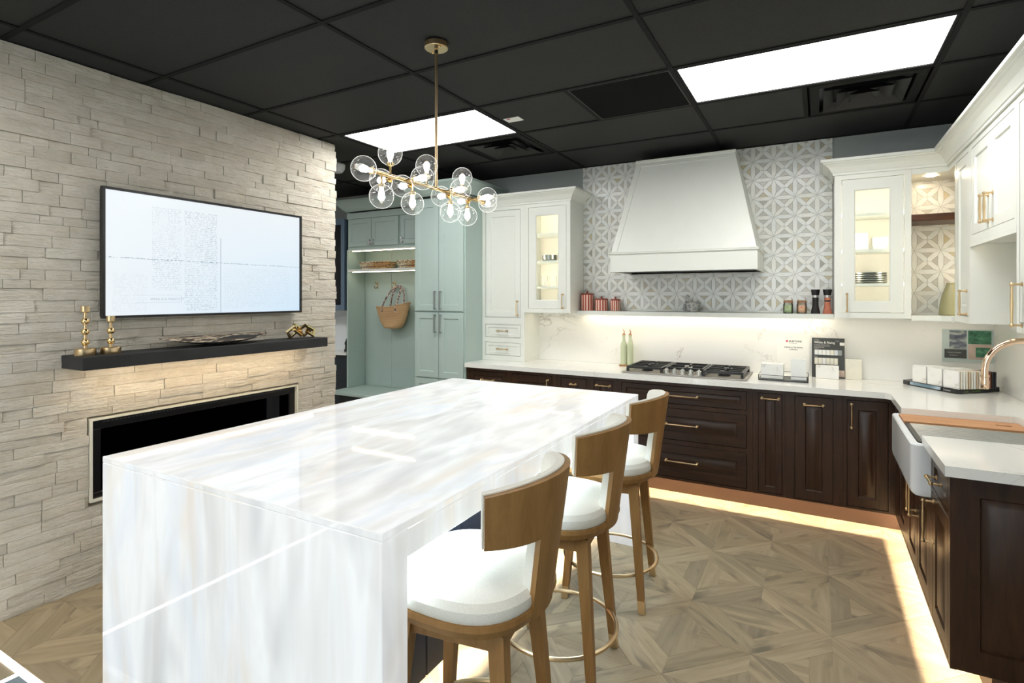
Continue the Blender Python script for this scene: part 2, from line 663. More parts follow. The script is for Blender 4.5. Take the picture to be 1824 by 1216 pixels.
def straw(name, a, b, s=120):
    n = N(name)
    v = n.coord('Object')
    w1 = n.add('ShaderNodeTexWave', bands_direction='Z')
    n.setin(w1, Scale=s / 4, Distortion=2.0, Detail=2)
    n.link(v, w1.inputs['Vector'])
    f = n.math('MULTIPLY', w1.outputs['Fac'], n.noise(v, s, 2))
    n.base(n.ramp(f, [(0.1, a), (0.5, b)]), 0.85)
    n.bump(w1.outputs['Fac'], 0.6, 0.006)
    M[name] = n.m
straw('straw', srgb(192, 146, 98), srgb(232, 200, 156), 160)
def weave():
    n = N('basket_weave')
    v = n.coord('Object')
    vo = n.add('ShaderNodeTexVoronoi')
    vo.inputs['Scale'].default_value = 75
    vo.inputs['Randomness'].default_value = 0.35
    n.link(v, vo.inputs['Vector'])
    tone = n.ramp(n.noise(v, 6, 2), [(0.42, srgb(244, 230, 204)), (0.62, srgb(218, 172, 116))])
    n.base(n.mix(n.ramp(vo.outputs['Distance'], [(0.42, (0, 0, 0, 1)), (0.6, (1, 1, 1, 1))]), tone, srgb(104, 74, 48)), 0.8)
    n.bump(vo.outputs['Distance'], 0.6, 0.006)
    M['basket_weave'] = n.m
weave()
plain('sheet_pale', srgb(188, 202, 198), 0.3, var=0.02)
def checker_rope():
    n = N('wrapped_rope')
    v = n.coord('Object')
    f = n.noise(v, 90, 1)
    n.base(n.ramp(f, [(0.42, srgb(60, 52, 60)), (0.5, srgb(212, 176, 160)), (0.6, srgb(232, 222, 214))], 'CONSTANT'), 0.8)
    M['wrapped_rope'] = n.m
checker_rope()
def stripes():
    n = N('red_stripes')
    tc = n.add('ShaderNodeTexCoord')
    sp = n.add('ShaderNodeSeparateXYZ')
    n.link(tc.outputs['Object'], sp.inputs[0])
    a = n.math('ARCTAN2', sp.outputs['Y'], sp.outputs['X'])
    s = n.math('SINE', n.math('MULTIPLY', a, 14.0))
    n.base(n.ramp(s, [(0.0, srgb(176, 66, 52)), (0.06, srgb(232, 206, 186))], 'CONSTANT'), 0.35)
    M['red_stripes'] = n.m
stripes()
def glassy(name, tint, facing, rough=0.02):
    """thin clear glass: see-through with a Fresnel sheen"""
    n = N(name)
    tr = n.add('ShaderNodeBsdfTransparent')
    tr.inputs['Color'].default_value = tint
    gl = n.add('ShaderNodeBsdfGlossy')
    gl.inputs['Roughness'].default_value = rough
    lw = n.add('ShaderNodeLayerWeight')
    lw.inputs['Blend'].default_value = facing
    mx = n.add('ShaderNodeMixShader')
    n.link(lw.outputs['Fresnel'], mx.inputs[0])
    n.link(tr.outputs[0], mx.inputs[1])
    n.link(gl.outputs[0], mx.inputs[2])
    n.link(mx.outputs[0], n.out.inputs['Surface'])
    M[name] = n.m
def globe_glass():
    """thin blown glass: clear, with a milky edge that picks up the bulb and a faint sheen"""
    n = N('globe_glass')
    tr = n.add('ShaderNodeBsdfTransparent')
    tr.inputs['Color'].default_value = (0.97, 0.98, 0.98, 1)
    gl = n.add('ShaderNodeBsdfGlossy')
    gl.inputs['Roughness'].default_value = 0.03
    tl = n.add('ShaderNodeBsdfTranslucent')
    tl.inputs['Color'].default_value = (0.95, 0.97, 0.97, 1)
    lw = n.add('ShaderNodeLayerWeight')
    lw.inputs['Blend'].default_value = 0.5
    rim = n.ramp(lw.outputs['Facing'], [(0.0, (0.02, 0.02, 0.02, 1)), (0.6, (0.06, 0.06, 0.06, 1)), (0.86, (0.5, 0.5, 0.5, 1)), (1.0, (0.95, 0.95, 0.95, 1))])
    m1 = n.add('ShaderNodeMixShader')
    n.link(rim, m1.inputs[0])
    n.link(tr.outputs[0], m1.inputs[1])
    n.link(tl.outputs[0], m1.inputs[2])
    m2 = n.add('ShaderNodeMixShader')
    m2.inputs[0].default_value = 0.07
    n.link(m1.outputs[0], m2.inputs[1])
    n.link(gl.outputs[0], m2.inputs[2])
    n.link(m2.outputs[0], n.out.inputs['Surface'])
    M['globe_glass'] = n.m
globe_glass()
glassy('pane_glass', (0.95, 0.97, 0.96, 1), 0.12)
glassy('dark_glass', (0.16, 0.17, 0.19, 1), 0.25)
glassy('clear_glass', (0.9, 0.92, 0.9, 1), 0.3)
def bottle_glass():
    n = N('oil_glass')
    n.base(srgb(224, 232, 196), 0.08)
    n.b.inputs['Transmission Weight'].default_value = 0.3
    n.b.inputs['IOR'].default_value = 1.3
    M['oil_glass'] = n.m
bottle_glass()
def speckle():
    n = N('speckled_ceramic')
    f = n.noise(n.coord('Object'), 55, 3)
    n.base(n.ramp(f, [(0.34, srgb(104, 110, 124)), (0.48, srgb(190, 192, 188)), (0.7, srgb(218, 216, 206))]), 0.3)
    M['speckled_ceramic'] = n.m
speckle()
def dish():
    n = N('dish_top')
    f = n.noise(n.coord('Object', (6, 1.5, 1)), 14, 3, 0.6)
    n.base(n.ramp(f, [(0.42, srgb(56, 46, 38)), (0.52, srgb(206, 186, 160)), (0.65, srgb(232, 222, 206))], 'CONSTANT'), 0.4)
    M['dish_top'] = n.m
dish()
def photo_print(name, stops, scale, sxyz=(1, 1, 1)):
    n = N(name)
    f = n.noise(n.coord('Object', sxyz), scale, 5, 0.6, 0.8)
    n.base(n.ramp(f, stops), 0.35)
    M[name] = n.m
photo_print('print_green', [(0.3, srgb(24, 70, 52)), (0.55, srgb(66, 126, 94)), (0.75, srgb(120, 170, 138))], 22, (1, 1, 1.5))
photo_print('print_room', [(0.35, srgb(70, 76, 92)), (0.5, srgb(120, 128, 136)), (0.62, srgb(190, 196, 184))], 9, (1, 1, 2.5))
photo_print('print_pink', [(0.4, srgb(186, 164, 150)), (0.6, srgb(206, 186, 172))], 8)
photo_print('print_sky', [(0.4, srgb(110, 138, 152)), (0.6, srgb(176, 196, 208))], 7)

def screen():
    """an old newspaper page shown on the screen: columns of small print and folds"""
    n = N('tv_screen')
    tc = n.add('ShaderNodeTexCoord')
    sp = n.add('ShaderNodeSeparateXYZ')
    n.link(tc.outputs['Object'], sp.inputs[0])
    u = n.math('ADD', n.math('DIVIDE', sp.outputs['Y'], 1.215), 0.5)
    v = n.math('DIVIDE', sp.outputs['Z'], 0.665)
    def band(x, a, b):
        return n.math('MULTIPLY', n.math('GREATER_THAN', x, a), n.math('LESS_THAN', x, b))
    rowf = n.math('MULTIPLY', v, 62.0)
    row = n.math('FLOOR', rowf)
    fr = n.math('FRACT', rowf)
    rows = n.math('LESS_THAN', fr, 0.55)
    cb = n.add('ShaderNodeCombineXYZ')
    n.link(n.math('MULTIPLY', u, 150.0), cb.inputs[0])
    n.link(n.math('MULTIPLY', row, 3.7), cb.inputs[1])
    let = n.math('GREATER_THAN', n.noise(cb.outputs[0], 1.0, 1), 0.5)
    txt = n.math('MULTIPLY', rows, let)
    fade = n.noise(n.coord('Object'), 5.5, 3)
    c1 = n.math('MULTIPLY', band(u, 0.19, 0.322), n.math('MULTIPLY', band(v, 0.22, 0.93), 0.30))
    c2 = n.math('MULTIPLY', band(u, 0.336, 0.50), n.math('MULTIPLY', band(v, 0.05, 0.93), 0.42))
    c3 = n.math('MULTIPLY', band(u, 0.535, 0.93), n.math('MULTIPLY', band(v, 0.06, 0.45), 0.16))
    c4 = n.math('MULTIPLY', band(u, 0.03, 0.17), n.math('MULTIPLY', band(v, 0.05, 0.36), 0.13))
    dens = n.math('ADD', n.math('ADD', c1, c2), n.math('ADD', c3, c4))
    ink = n.math('MULTIPLY', n.math('MULTIPLY', txt, dens), n.ramp(fade, [(0.3, (0.2, 0.2, 0.2, 1)), (0.6, (1, 1, 1, 1))]))
    wob = n.math('MULTIPLY', n.math('SUBTRACT', n.noise(n.coord('Object'), 9, 2), 0.5), 0.012)
    fh = n.math('LESS_THAN', n.math('ABSOLUTE', n.math('ADD', n.math('SUBTRACT', v, 0.485), wob)), 0.004)
    fh = n.math('MULTIPLY', fh, n.ramp(n.noise(n.coord('Object', (1, 30, 30)), 3, 2), [(0.42, (0, 0, 0, 1)), (0.6, (0.8, 0.8, 0.8, 1))]))
    fv = n.math('LESS_THAN', n.math('ABSOLUTE', n.math('ADD', n.math('SUBTRACT', u, 0.518), n.math('MULTIPLY', wob, 0.4))), 0.0022)
    fv = n.math('MULTIPLY', n.math('MULTIPLY', fv, n.math('LESS_THAN', v, 0.72)), 0.5)
    ink = n.math('ADD', ink, n.math('ADD', fh, fv), True)
    page = n.mix(n.math('MULTIPLY', n.math('SUBTRACT', 1.0, v), u), (0.90, 0.96, 1.0, 1), (0.66, 0.84, 1.0, 1))
    c = n.mix(ink, page, (0.22, 0.34, 0.42, 1))
    n.base((0.02, 0.02, 0.02, 1), 0.25)
    n.emit(c, SCREEN)
    M['tv_screen'] = n.m
screen()
glow('panel_light', (1.0, 0.99, 0.97, 1), PANEL)
glow('led_toe', WARM, LED_TOE)
glow('led_shelf', WARM2, LED_SHELF)
glow('led_cab', (1.0, 0.89, 0.76, 1), LED_CAB)
glow('led_sink', WARM2, 6.0)
glow('led_under_added', WARM2, 9.0)  # unseen strips added below the wall cabinets to brighten the splash
plain('steel_tray', (0.42, 0.41, 0.39, 1), 0.42, 1.0, var=0.05, scale=15)
glow('floor_light', (0.97, 0.99, 1.0, 1), 8.0)
glow('led_mantel', WARM, LED_MANTEL)
glow('led_niche', WARM2, LED_NICHE)
glow('led_puck', WARM, 90.0)
glow('led_niche_fill', WARM, 14.0)
glow('bulb', (1.0, 0.95, 0.86, 1), BULB)
glow('onyx_sheet', (0.72, 0.88, 1.0, 1), ONYX_UNDER)
# ------------------------------------------------------------------ the room
CEIL = 2.70
YB = 4.72      # back wall
XR = 1.055     # right wall
XS = -3.31     # face of the stone wall
YS = 3.05      # where the stone wall ends
XL, YN = -6.4, -3.4
FT = 0.3048
GX, GY = -3.112, 1.056        # ceiling grid origin
TX = [GX + 4 * FT * i for i in range(-3, 5)]
TY = [GY + 2 * FT * j for j in range(-8, 7)]

wall_back = struct('wall_back', G().box(XL - 0.1, XR + 0.1, YB, YB + 0.1, 0, CEIL + 0.12), M['wall_paint'])
struct('wall_right', G().box(XR, XR + 0.1, YN, YB, 0, CEIL + 0.12), M['wall_paint'])
struct('wall_far_left', G().box(XL - 0.1, XL, YN, YB, 0, CEIL + 0.12), M['white_wall'])
WX0, WX1, WZ0, WZ1 = -4.6, 0.4, 0.25, 2.45  # unseen window opening, added behind the camera for soft frontal fill
g = G()
for a in ((XL - 0.1, WX0, 0, CEIL + 0.12), (WX1, XR + 0.1, 0, CEIL + 0.12), (WX0, WX1, 0, WZ0), (WX0, WX1, WZ1, CEIL + 0.12)):
    g.box(a[0], a[1], YN - 0.1, YN, a[2], a[3])
struct('wall_front', g, M['white_wall'])
g = G()
for k in range(4):
    x = WX0 + (WX1 - WX0 - 0.05) * k / 3
    g.box(x, x + 0.05, YN - 0.08, YN - 0.02, WZ0, WZ1)
g.box(WX0, WX1, YN - 0.08, YN - 0.02, WZ0, WZ0 + 0.05)
g.box(WX0, WX1, YN - 0.08, YN - 0.02, WZ1 - 0.05, WZ1)
win = struct('added_window_1', g, M['black_plastic'])
for k in range(3):
    x = WX0 + (WX1 - WX0 - 0.05) * k / 3
    obj('glass_pane', G().box(x + 0.05, x + (WX1 - WX0 - 0.05) / 3, YN - 0.052, YN - 0.048, WZ0 + 0.05, WZ1 - 0.05), M['pane_glass'], win, False)

# ---- floor
floor = struct('floor', G().box(XL, XR, YN, YB, -0.1, -0.0012), M['grout'])
TS = 0.6035
FX0, FY0 = -0.547, 2.785
Y_EDGE = 0.968
def floor_pieces(T=TS, g=0.0004):
    """one tile: four triangles, each two leg planks, a base plank and a tip (local grain along x in uv)"""
    H = T / 2
    o = 0.12                       # where a leg plank meets the tile edge
    hb = 0.085                     # base plank height
    base = []
    # triangle with base on y = 0 from (0,0) to (T,0), apex (H,H)
    base.append(([(0, 0), (o, 0), (H, H - o), (H, H)], 45))            # left leg plank
    base.append(([(T - o, 0), (T, 0), (H, H), (H, H - o)], -45))       # right leg plank
    base.append(([(o, 0), (T - o, 0), (T - o - hb, hb), (o + hb, hb)], 0))
    base.append(([(o + hb, hb), (T - o - hb, hb), (H, H - o)], 90))
    out = []
    for k in range(4):
        a = k * PI / 2
        ca, sa = math.cos(a), math.sin(a)
        for poly, gr in base:
            q = [((x - H) * ca - (y - H) * sa, (x - H) * sa + (y - H) * ca) for x, y in poly]
            out.append((shrink(q, g), gr + math.degrees(a)))
    return out
def shrink(poly, g):
    """inset a convex polygon by g"""
    n = len(poly)
    A = sum(poly[i][0] * poly[(i + 1) % n][1] - poly[(i + 1) % n][0] * poly[i][1] for i in range(n))
    P = poly if A > 0 else poly[::-1]
    L = []
    for i in range(n):
        x0, y0 = P[i]
        x1, y1 = P[(i + 1) % n]
        dx, dy = x1 - x0, y1 - y0
        l = math.hypot(dx, dy)
        nx, ny = -dy / l, dx / l
        L.append((x0 + nx * g, y0 + ny * g, dx / l, dy / l))
    res = []
    for i in range(n):
        x0, y0, ax, ay = L[i - 1]
        x1, y1, bx, by = L[i]
        den = ax * by - ay * bx
        if abs(den) < 1e-9:
            res.append((x1, y1))
            continue
        t = ((x1 - x0) * by - (y1 - y0) * bx) / den
        res.append((x0 + ax * t, y0 + ay * t))
    return res
def clip_poly(poly, x0, x1, y0, y1):
    def cut(P, f):
        r = []
        for i in range(len(P)):
            a, b = P[i], P[(i + 1) % len(P)]
            fa, fb = f(a), f(b)
            if fa >= 0:
                r.append(a)
            if (fa >= 0) != (fb >= 0):
                t = fa / (fa - fb)
                r.append((a[0] + t * (b[0] - a[0]), a[1] + t * (b[1] - a[1])))
        return r
    for f in (lambda p: p[0] - x0, lambda p: x1 - p[0], lambda p: p[1] - y0, lambda p: y1 - p[1]):
        if len(poly) < 3:
            return []
        poly = cut(poly, f)
    return poly if len(poly) >= 3 else []
def poly_area(P):
    return abs(sum(P[i][0] * P[(i + 1) % len(P)][1] - P[(i + 1) % len(P)][0] * P[i][1] for i in range(len(P)))) / 2
ISL_SIL = [px(*p) for p in ((-2.37, 1.045, 0.905), (-2.37, 3.305, 0.905), (-0.97, 3.305, 0.905), (-0.97, 3.305, 0.1), (-0.97, 1.1, 0.1), (-0.97, 1.045, 0.1), (-2.37, 1.045, 0.0))]
RUN_SIL = [px(*p) for p in ((0.44, 4.27, 0.905), (0.44, 4.27, 0.14), (0.44, 2.46, 0.14), (1.05, 2.46, 0.14), (1.05, 2.46, 0.905))]
PIECES = floor_pieces()
cand = []
for i in range(-6, 4):
    for j in range(-4, 5):
        cx, cy = FX0 + (i + 0.5) * TS, FY0 + (j + 0.5) * TS
        for k, (poly, gr) in enumerate(PIECES):
            w = [(p[0] + cx, p[1] + cy) for p in poly]
            c = clip_poly(w, XL, XR, Y_EDGE, YB)
            if not c or poly_area(c) < 2e-4:
                continue
            if max(p[0] for p in c) < -4.8:
                continue
            full = abs(poly_area(c) - poly_area(w)) < 1e-7
            mx = sum(p[0] for p in c) / len(c)
            my = sum(p[1] for p in c) / len(c)
            a = px_area([(p[0], p[1], 0) for p in c])
            q = px(mx, my, 0)
            if q is None or mx < XS or my > 4.28 or mx > 0.5 or (in_poly(q, ISL_SIL) and mx < -1.0):
                a = 0.0
            cand.append((a, k, cx, cy, c, gr, full))
cand.sort(key=lambda t: -t[0])
def plank_into(g, poly, gr, cx, cy, ox=0.0, oy=0.0, z1=0.0, rnd_off=0.0):
    if g.uv is None:
        g.uv = g.bm.loops.layers.uv.new('UVMap')
    b = 0.0004
    P = poly
    A = sum(P[i][0] * P[(i + 1) % len(P)][1] - P[(i + 1) % len(P)][0] * P[i][1] for i in range(len(P)))
    if A < 0:
        P = P[::-1]
    top = shrink(P, b)
    lo = g.verts([(x - ox, y - oy, z1 - 0.004) for x, y in P])
    hi = g.verts([(x - ox, y - oy, z1 - 0.0003) for x, y in P])
    tp = g.verts([(x - ox, y - oy, z1) for x, y in top])
    n = len(P)
    fs = [g.face(tp)]
    for i in range(n):
        fs.append(g.face([hi[i], hi[(i + 1) % n], tp[(i + 1) % n], tp[i]]))
        fs.append(g.face([lo[i], lo[(i + 1) % n], hi[(i + 1) % n], hi[i]]))
    a = math.radians(gr)
    ca, sa = math.cos(a), math.sin(a)
    for f in fs:
        if f is None:
            continue
        for l in f.loops:
            x, y = l.vert.co.x + ox - cx, l.vert.co.y + oy - cy
            l[g.uv].uv = (x * ca + y * sa + rnd_off, -x * sa + y * ca + rnd_off * 0.37)
plank_mesh = {}
n_ind = 0
stuffg = G()
fo = ORG['floor']
for a, k, cx, cy, c, gr, full in cand:
    if a > 40 and n_ind < 300:
        n_ind += 1
        if full and k in plank_mesh:
            me = plank_mesh[k]
        else:
            g = G()
            plank_into(g, c, gr, cx, cy, cx, cy)
            me = mesh_of('floor_plank', g, False)
            me.materials.append(M['floor_oak'])
            if full:
                plank_mesh[k] = me
        o = bpy.data.objects.new('floor_plank', me)
        COL.objects.link(o)
        o.parent = floor
        o.location = (cx - fo.x, cy - fo.y, -fo.z)
    else:
        plank_into(stuffg, c, gr, cx, cy, 0, 0, 0, random.random() * 40)
obj('floor_planks_far', stuffg, M['floor_oak_far'], floor, False, kind='stuff')
# the other floor beyond the white inlay strips (near left corner)
sx = [-5.2, -4.0, -2.8, -1.6, -0.4, 0.8]
sy = [Y_EDGE - 0.028, -0.26, -1.46, -2.66]
for i in range(len(sx) + 1):
    x0 = XL if i == 0 else sx[i - 1] + 0.011
    x1 = XR if i == len(sx) else sx[i] - 0.011
    for j in range(len(sy)):
        y1 = sy[j] - (0.0 if j == 0 else 0.011)
        y0 = YN if j == len(sy) - 1 else sy[j + 1] + 0.011
        if x0 < XS:
            continue
        obj('floor_slab', G().box(x0, x1, y0, y1, -0.0045, 0.0, 0.0008, 1), M['blue_tile'], floor, False)
g = G()
g.box(XS, -2.62, Y_EDGE - 0.028, Y_EDGE - 0.001, -0.0045, 0.001)
t_ = struct('trim_1', g, M['floor_light'])
struct('trim_2', G().box(-2.619, XR, Y_EDGE - 0.028, Y_EDGE - 0.001, -0.0045, 0.0005), M['white_strip'])
for n_, x in enumerate(sx):
    if x > XS:
        struct('trim_%d' % (n_ + 3), G().box(x - 0.0105, x + 0.0105, YN, Y_EDGE - 0.029, -0.0045, 0.001), M['floor_light' if abs(x + 2.8) < 0.01 else 'white_strip'])

# ---- ceiling: dark lay-in tiles in a grid
ceiling = struct('ceiling', G().box(XL, XR, YN, YB, CEIL + 0.06, CEIL + 0.12), M['grid_black'])
PANELS = [(3, 11), (5, 11), (3, 6), (5, 6), (3, 1), (5, 1), (1, 10), (1, 6)]          # (column, row) of the light panels: the seen pair, then unseen added ones
RETURN = (4, 11)                           # half of this cell is the return grille
SUPPLY = [(3, 12, 1), (5, 12, 1)]          # half cells with square diffusers
SUPPLY_X = {(3, 12): (TX[3] + 2 * FT, TX[4]), (5, 12): (TX[5] + 2 * FT, TX[6])}
tile_cache = {}
def ceil_tile(x0, x1, y0, y1, name='ceiling_tile'):
    x0c, x1c = max(x0 + 0.008, XL), min(x1 - 0.008, XR)
    y0c, y1c = max(y0 + 0.008, YN), min(y1 - 0.008, YB)
    if x1c - x0c < 0.03 or y1c - y0c < 0.03:
        return
    key = (round(x1c - x0c, 3), round(y1c - y0c, 3))
    cx, cy = (x0c + x1c) / 2, (y0c + y1c) / 2
    if key not in tile_cache:
        w, h = key[0] / 2, key[1] / 2
        me = mesh_of('ceiling_tile', G().box(-w, w, -h, h, 0.006, 0.022, 0.002, 1), False)
        me.materials.append(M['ceiling_tile'])
        tile_cache[key] = me
    o = bpy.data.objects.new('ceiling_tile', tile_cache[key])
    COL.objects.link(o)
    o.parent = ceiling
    co = ORG['ceiling']
    o.location = (cx - co.x, cy - co.y, CEIL - co.z)
for i in range(-0, len(TX) - 1):
    for j in range(len(TY) - 1):
        x0, x1, y0, y1 = TX[i], TX[i + 1], TY[j], TY[j + 1]
        if x0 > XR:
            continue
        if (i, j) in PANELS:
            continue
        if (i, j) == RETURN:
            ceil_tile(x0, x0 + 2 * FT, y0, y1)
            continue
        if (i, j) in SUPPLY_X:
            ceil_tile(x0, x0 + 2 * FT, y0, y1)
            continue
        ceil_tile(x0, x1, y0, y1)
# left remainder beyond the first column
g = G()
w = 0.012
for x in TX:
    if XL < x < XR:
        g.box(x - w, x + w, YN, YB, CEIL, CEIL + 0.004)
        g.box(x - 0.004, x + 0.004, YN, YB, CEIL + 0.004, CEIL + 0.035)
for y in TY:
    if YN < y < YB:
        g.box(XL, XR, y - w, y + w, CEIL + 0.0004, CEIL + 0.0044)
        g.box(XL, XR, y - 0.004, y + 0.004, CEIL + 0.0044, CEIL + 0.035)
for (i, j) in ((4, 11), (3, 12), (5, 12)):
    x = TX[i] + 2 * FT
    g.box(x - w, x + w, TY[j], TY[j + 1], CEIL + 0.0008, CEIL + 0.0048)
obj('ceiling_grid', g, M['grid_black'], ceiling, False)

def light_panel(i, j, label, grp=None):
    x0, x1, y0, y1 = TX[i] + 0.014, TX[i + 1] - 0.014, TY[j] + 0.014, TY[j + 1] - 0.014
    t = thing('ceiling_light_panel', label, 'ceiling light', ((x0 + x1) / 2, (y0 + y1) / 2, CEIL), grp)
    g = G()
    f = 0.012
    for a in ((x0, x1, y0, y0 + f), (x0, x1, y1 - f, y1), (x0, x0 + f, y0 + f, y1 - f), (x1 - f, x1, y0 + f, y1 - f)):
        g.box(a[0], a[1], a[2], a[3], CEIL + 0.0005, CEIL + 0.03)
    obj('frame', g, M['grid_black'], t, False)
    obj('diffuser', G().box(x0 + f, x1 - f, y0 + f, y1 - f, CEIL + 0.008, CEIL + 0.016), M['panel_light'], t, False)
light_panel(5, 11, 'large bright ceiling light panel above the cooktop, right one')
light_panel(3, 11, 'bright ceiling light panel behind the globe chandelier')
for i, j in PANELS[2:]:
    light_panel(i, j, 'ceiling light panel added out of view to brighten the room', 'added light panels out of view')

def diffuser(i, j, label):
    x0, x1 = SUPPLY_X[(i, j)]
    y0, y1 = TY[j], TY[j + 1]
    cx, cy = (x0 + x1) / 2, (y0 + y1) / 2
    t = thing('air_vent', label, 'vent', (cx, cy, CEIL))
    h = 0.28
    g = G()
    for a in ((-h, h, -h, -h + 0.05), (-h, h, h - 0.05, h), (-h, -h + 0.05, -h + 0.05, h - 0.05), (h - 0.05, h, -h + 0.05, h - 0.05)):
        g.box(cx + a[0], cx + a[1], cy + a[2], cy + a[3], CEIL + 0.002, CEIL + 0.02)
    obj('frame', g, M['grid_black'], t, False)
    obj('backing', G().box(cx - h + 0.05, cx + h - 0.05, cy - h + 0.05, cy + h - 0.05, CEIL + 0.045, CEIL + 0.05), M['black_plastic'], t, False)
    for r in (0.21, 0.14, 0.075):
        g = G()
        q = r - 0.055
        def rect(s, z):
            return [(cx - s, cy - s, z), (cx + s, cy - s, z), (cx + s, cy + s, z), (cx - s, cy + s, z)]
        g.loft([rect(r, CEIL - 0.008), rect(q, CEIL + 0.03), rect(q - 0.003, CEIL + 0.03), rect(r - 0.003, CEIL - 0.010)], True, False)
        obj('louvre', g, M['vent_black'], t, False)
diffuser(5, 12, 'black square air vent beside the right ceiling light panel')
diffuser(3, 12, 'black square air vent beyond the light panel behind the chandelier')
x0, x1, y0, y1 = TX[4] + 2 * FT, TX[5], TY[11], TY[12]
t = thing('return_grille', 'flat perforated black return grille left of the large light panel', 'vent', ((x0 + x1) / 2, (y0 + y1) / 2, CEIL))
obj('plate', G().box(x0 + 0.014, x1 - 0.014, y0 + 0.014, y1 - 0.014, CEIL + 0.003, CEIL + 0.012), M['perforated'], t, False)
g = G()
for a in ((x0 + 0.012, x1 - 0.012, y0 + 0.012, y0 + 0.02), (x0 + 0.012, x1 - 0.012, y1 - 0.02, y1 - 0.012), (x0 + 0.012, x0 + 0.02, y0 + 0.02, y1 - 0.02), (x1 - 0.02, x1 - 0.012, y0 + 0.02, y1 - 0.02)):
    g.box(*a, CEIL + 0.001, CEIL + 0.012)
obj('frame', g, M['vent_black'], t, False)
t = thing('paper_sticker', 'small white paper sticker with a red mark on the dark ceiling', 'sticker', (-1.80, 3.205, CEIL))
obj('paper', G().box(-1.858, -1.742, 3.165, 3.245, CEIL + 0.0035, CEIL + 0.0058), M['paper_white'], t, False)
obj('print', G().box(-1.835, -1.812, 3.168, 3.185, CEIL + 0.0028, CEIL + 0.0034), M['ink_red'], t, False)
t = thing('smoke_alarm', 'white smoke alarm on the ceiling just behind the stone wall end', 'smoke alarm', (-3.80, 3.50, CEIL))
obj('body', G().lathe([(0.0, CEIL - 0.075), (0.055, CEIL - 0.072), (0.075, CEIL - 0.045), (0.08, CEIL - 0.01), (0.075, CEIL + 0.003)], (-3.80, 3.50, 0), 24), M['smoke_white'], t)

# ---- stone wall (left), split-face ledger stones around the fireplace opening
FP = (1.40, 2.69, 0.437, 0.872)      # y0 y1 z0 z1 of the fireplace opening
g = G()
for a in ((YN, FP[0], 0, CEIL + 0.05), (FP[1], YS - 0.012, 0, CEIL + 0.05), (FP[0], FP[1], 0, FP[2]), (FP[0], FP[1], FP[3], CEIL + 0.05)):
    g.box(-3.72, XS - 0.028, a[0], a[1], a[2], a[3])
wall_left = struct('wall_left', g, M['stone_backing'])
TV_RECT = (1.43, 2.673, 1.395, 2.085)
rs = random.Random(5)
stones = []
z = 0.0
while z < CEIL - 0.005:
    h = rs.choice((0.042, 0.05, 0.05, 0.058))
    if CEIL - z - h < 0.03:
        h = CEIL - z
    y = -0.6 + rs.uniform(-0.1, 0.1)
    end = YS + rs.uniform(-0.012, 0.006)
    while y < end - 0.02:
        l = rs.choice((0.10, 0.14, 0.18, 0.22, 0.26, 0.31)) * rs.uniform(0.9, 1.1)
        y1 = min(y + l, end)
        if end - y1 < 0.05:
            y1 = end
        spans = [(y, y1)]
        if z + h > FP[2] and z < FP[3]:
            if z + h * 0.5 > FP[2] - 0.02 and z + h * 0.5 < FP[3] + 0.02:
                spans = [(a, b) for a, b in ((y, min(y1, FP[0] - 0.001)), (max(y, FP[1] + 0.001), y1)) if b - a > 0.012]
        for a, b in spans:
            stones.append((a, b, z, z + h))
        y = y1
    z += h
def stone_into(g, y0, y1, z0, z1, r):
    gp = 0.0012
    y0 += gp
    y1 -= gp
    z0 += gp * 0.6
    z1 -= gp * 0.6
    d0 = XS - 0.03
    dep = XS + r.uniform(-0.006, 0.004)
    ny = 3 if y1 - y0 > 0.12 else 2
    tilt = r.uniform(-0.004, 0.004)
    fr = []
    for k in range(3):
        row = []
        for i in range(ny + 1):
            yy = y0 + (y1 - y0) * i / ny
            zz = z0 + (z1 - z0) * k / 2
            e = dep + r.uniform(-0.0025, 0.0025) + tilt * (i / ny - 0.5) * 2
            if k != 1 or i in (0, ny):
                e -= 0.003
            row.append(g.bm.verts.new((e, yy, zz)))
        fr.append(row)
    for k in range(2):
        for i in range(ny):
            g.face([fr[k][i], fr[k][i + 1], fr[k + 1][i + 1], fr[k + 1][i]])
    ring = fr[0] + [fr[1][-1]] + fr[2][::-1] + [fr[1][0]]
    back = [g.bm.verts.new((d0, v.co.y, v.co.z)) for v in ring]
    n = len(ring)
    for i in range(n):
        g.face([ring[i], back[i], back[(i + 1) % n], ring[(i + 1) % n]])
sel = []
for s in stones:
    cy, cz = (s[0] + s[1]) / 2, (s[2] + s[3]) / 2
    a = px_area([(XS, s[0], s[2]), (XS, s[1], s[2]), (XS, s[1], s[3]), (XS, s[0], s[3])])
    q = px(XS, cy, cz)
    if q is None or q[0] < -5 or (TV_RECT[0] < cy < TV_RECT[1] and TV_RECT[2] < cz < TV_RECT[3]) or in_poly(q, ISL_SIL):
        a = 0.0
    sel.append((a, s))
sel.sort(key=lambda t: -t[0])
far = G()
wo = ORG['wall_left']
for k, (a, s) in enumerate(sel):
    if k < 300 and a > 0:
        g = G()
        stone_into(g, *s, rs)
        obj('ledger_stone', g, M['ledger_stone'], wall_left, True, sharp=0.9)
    else:
        stone_into(far, *s, rs)
obj('ledger_stones_small', far, M['ledger_stone_far'], wall_left, True, kind='stuff', sharp=0.9)
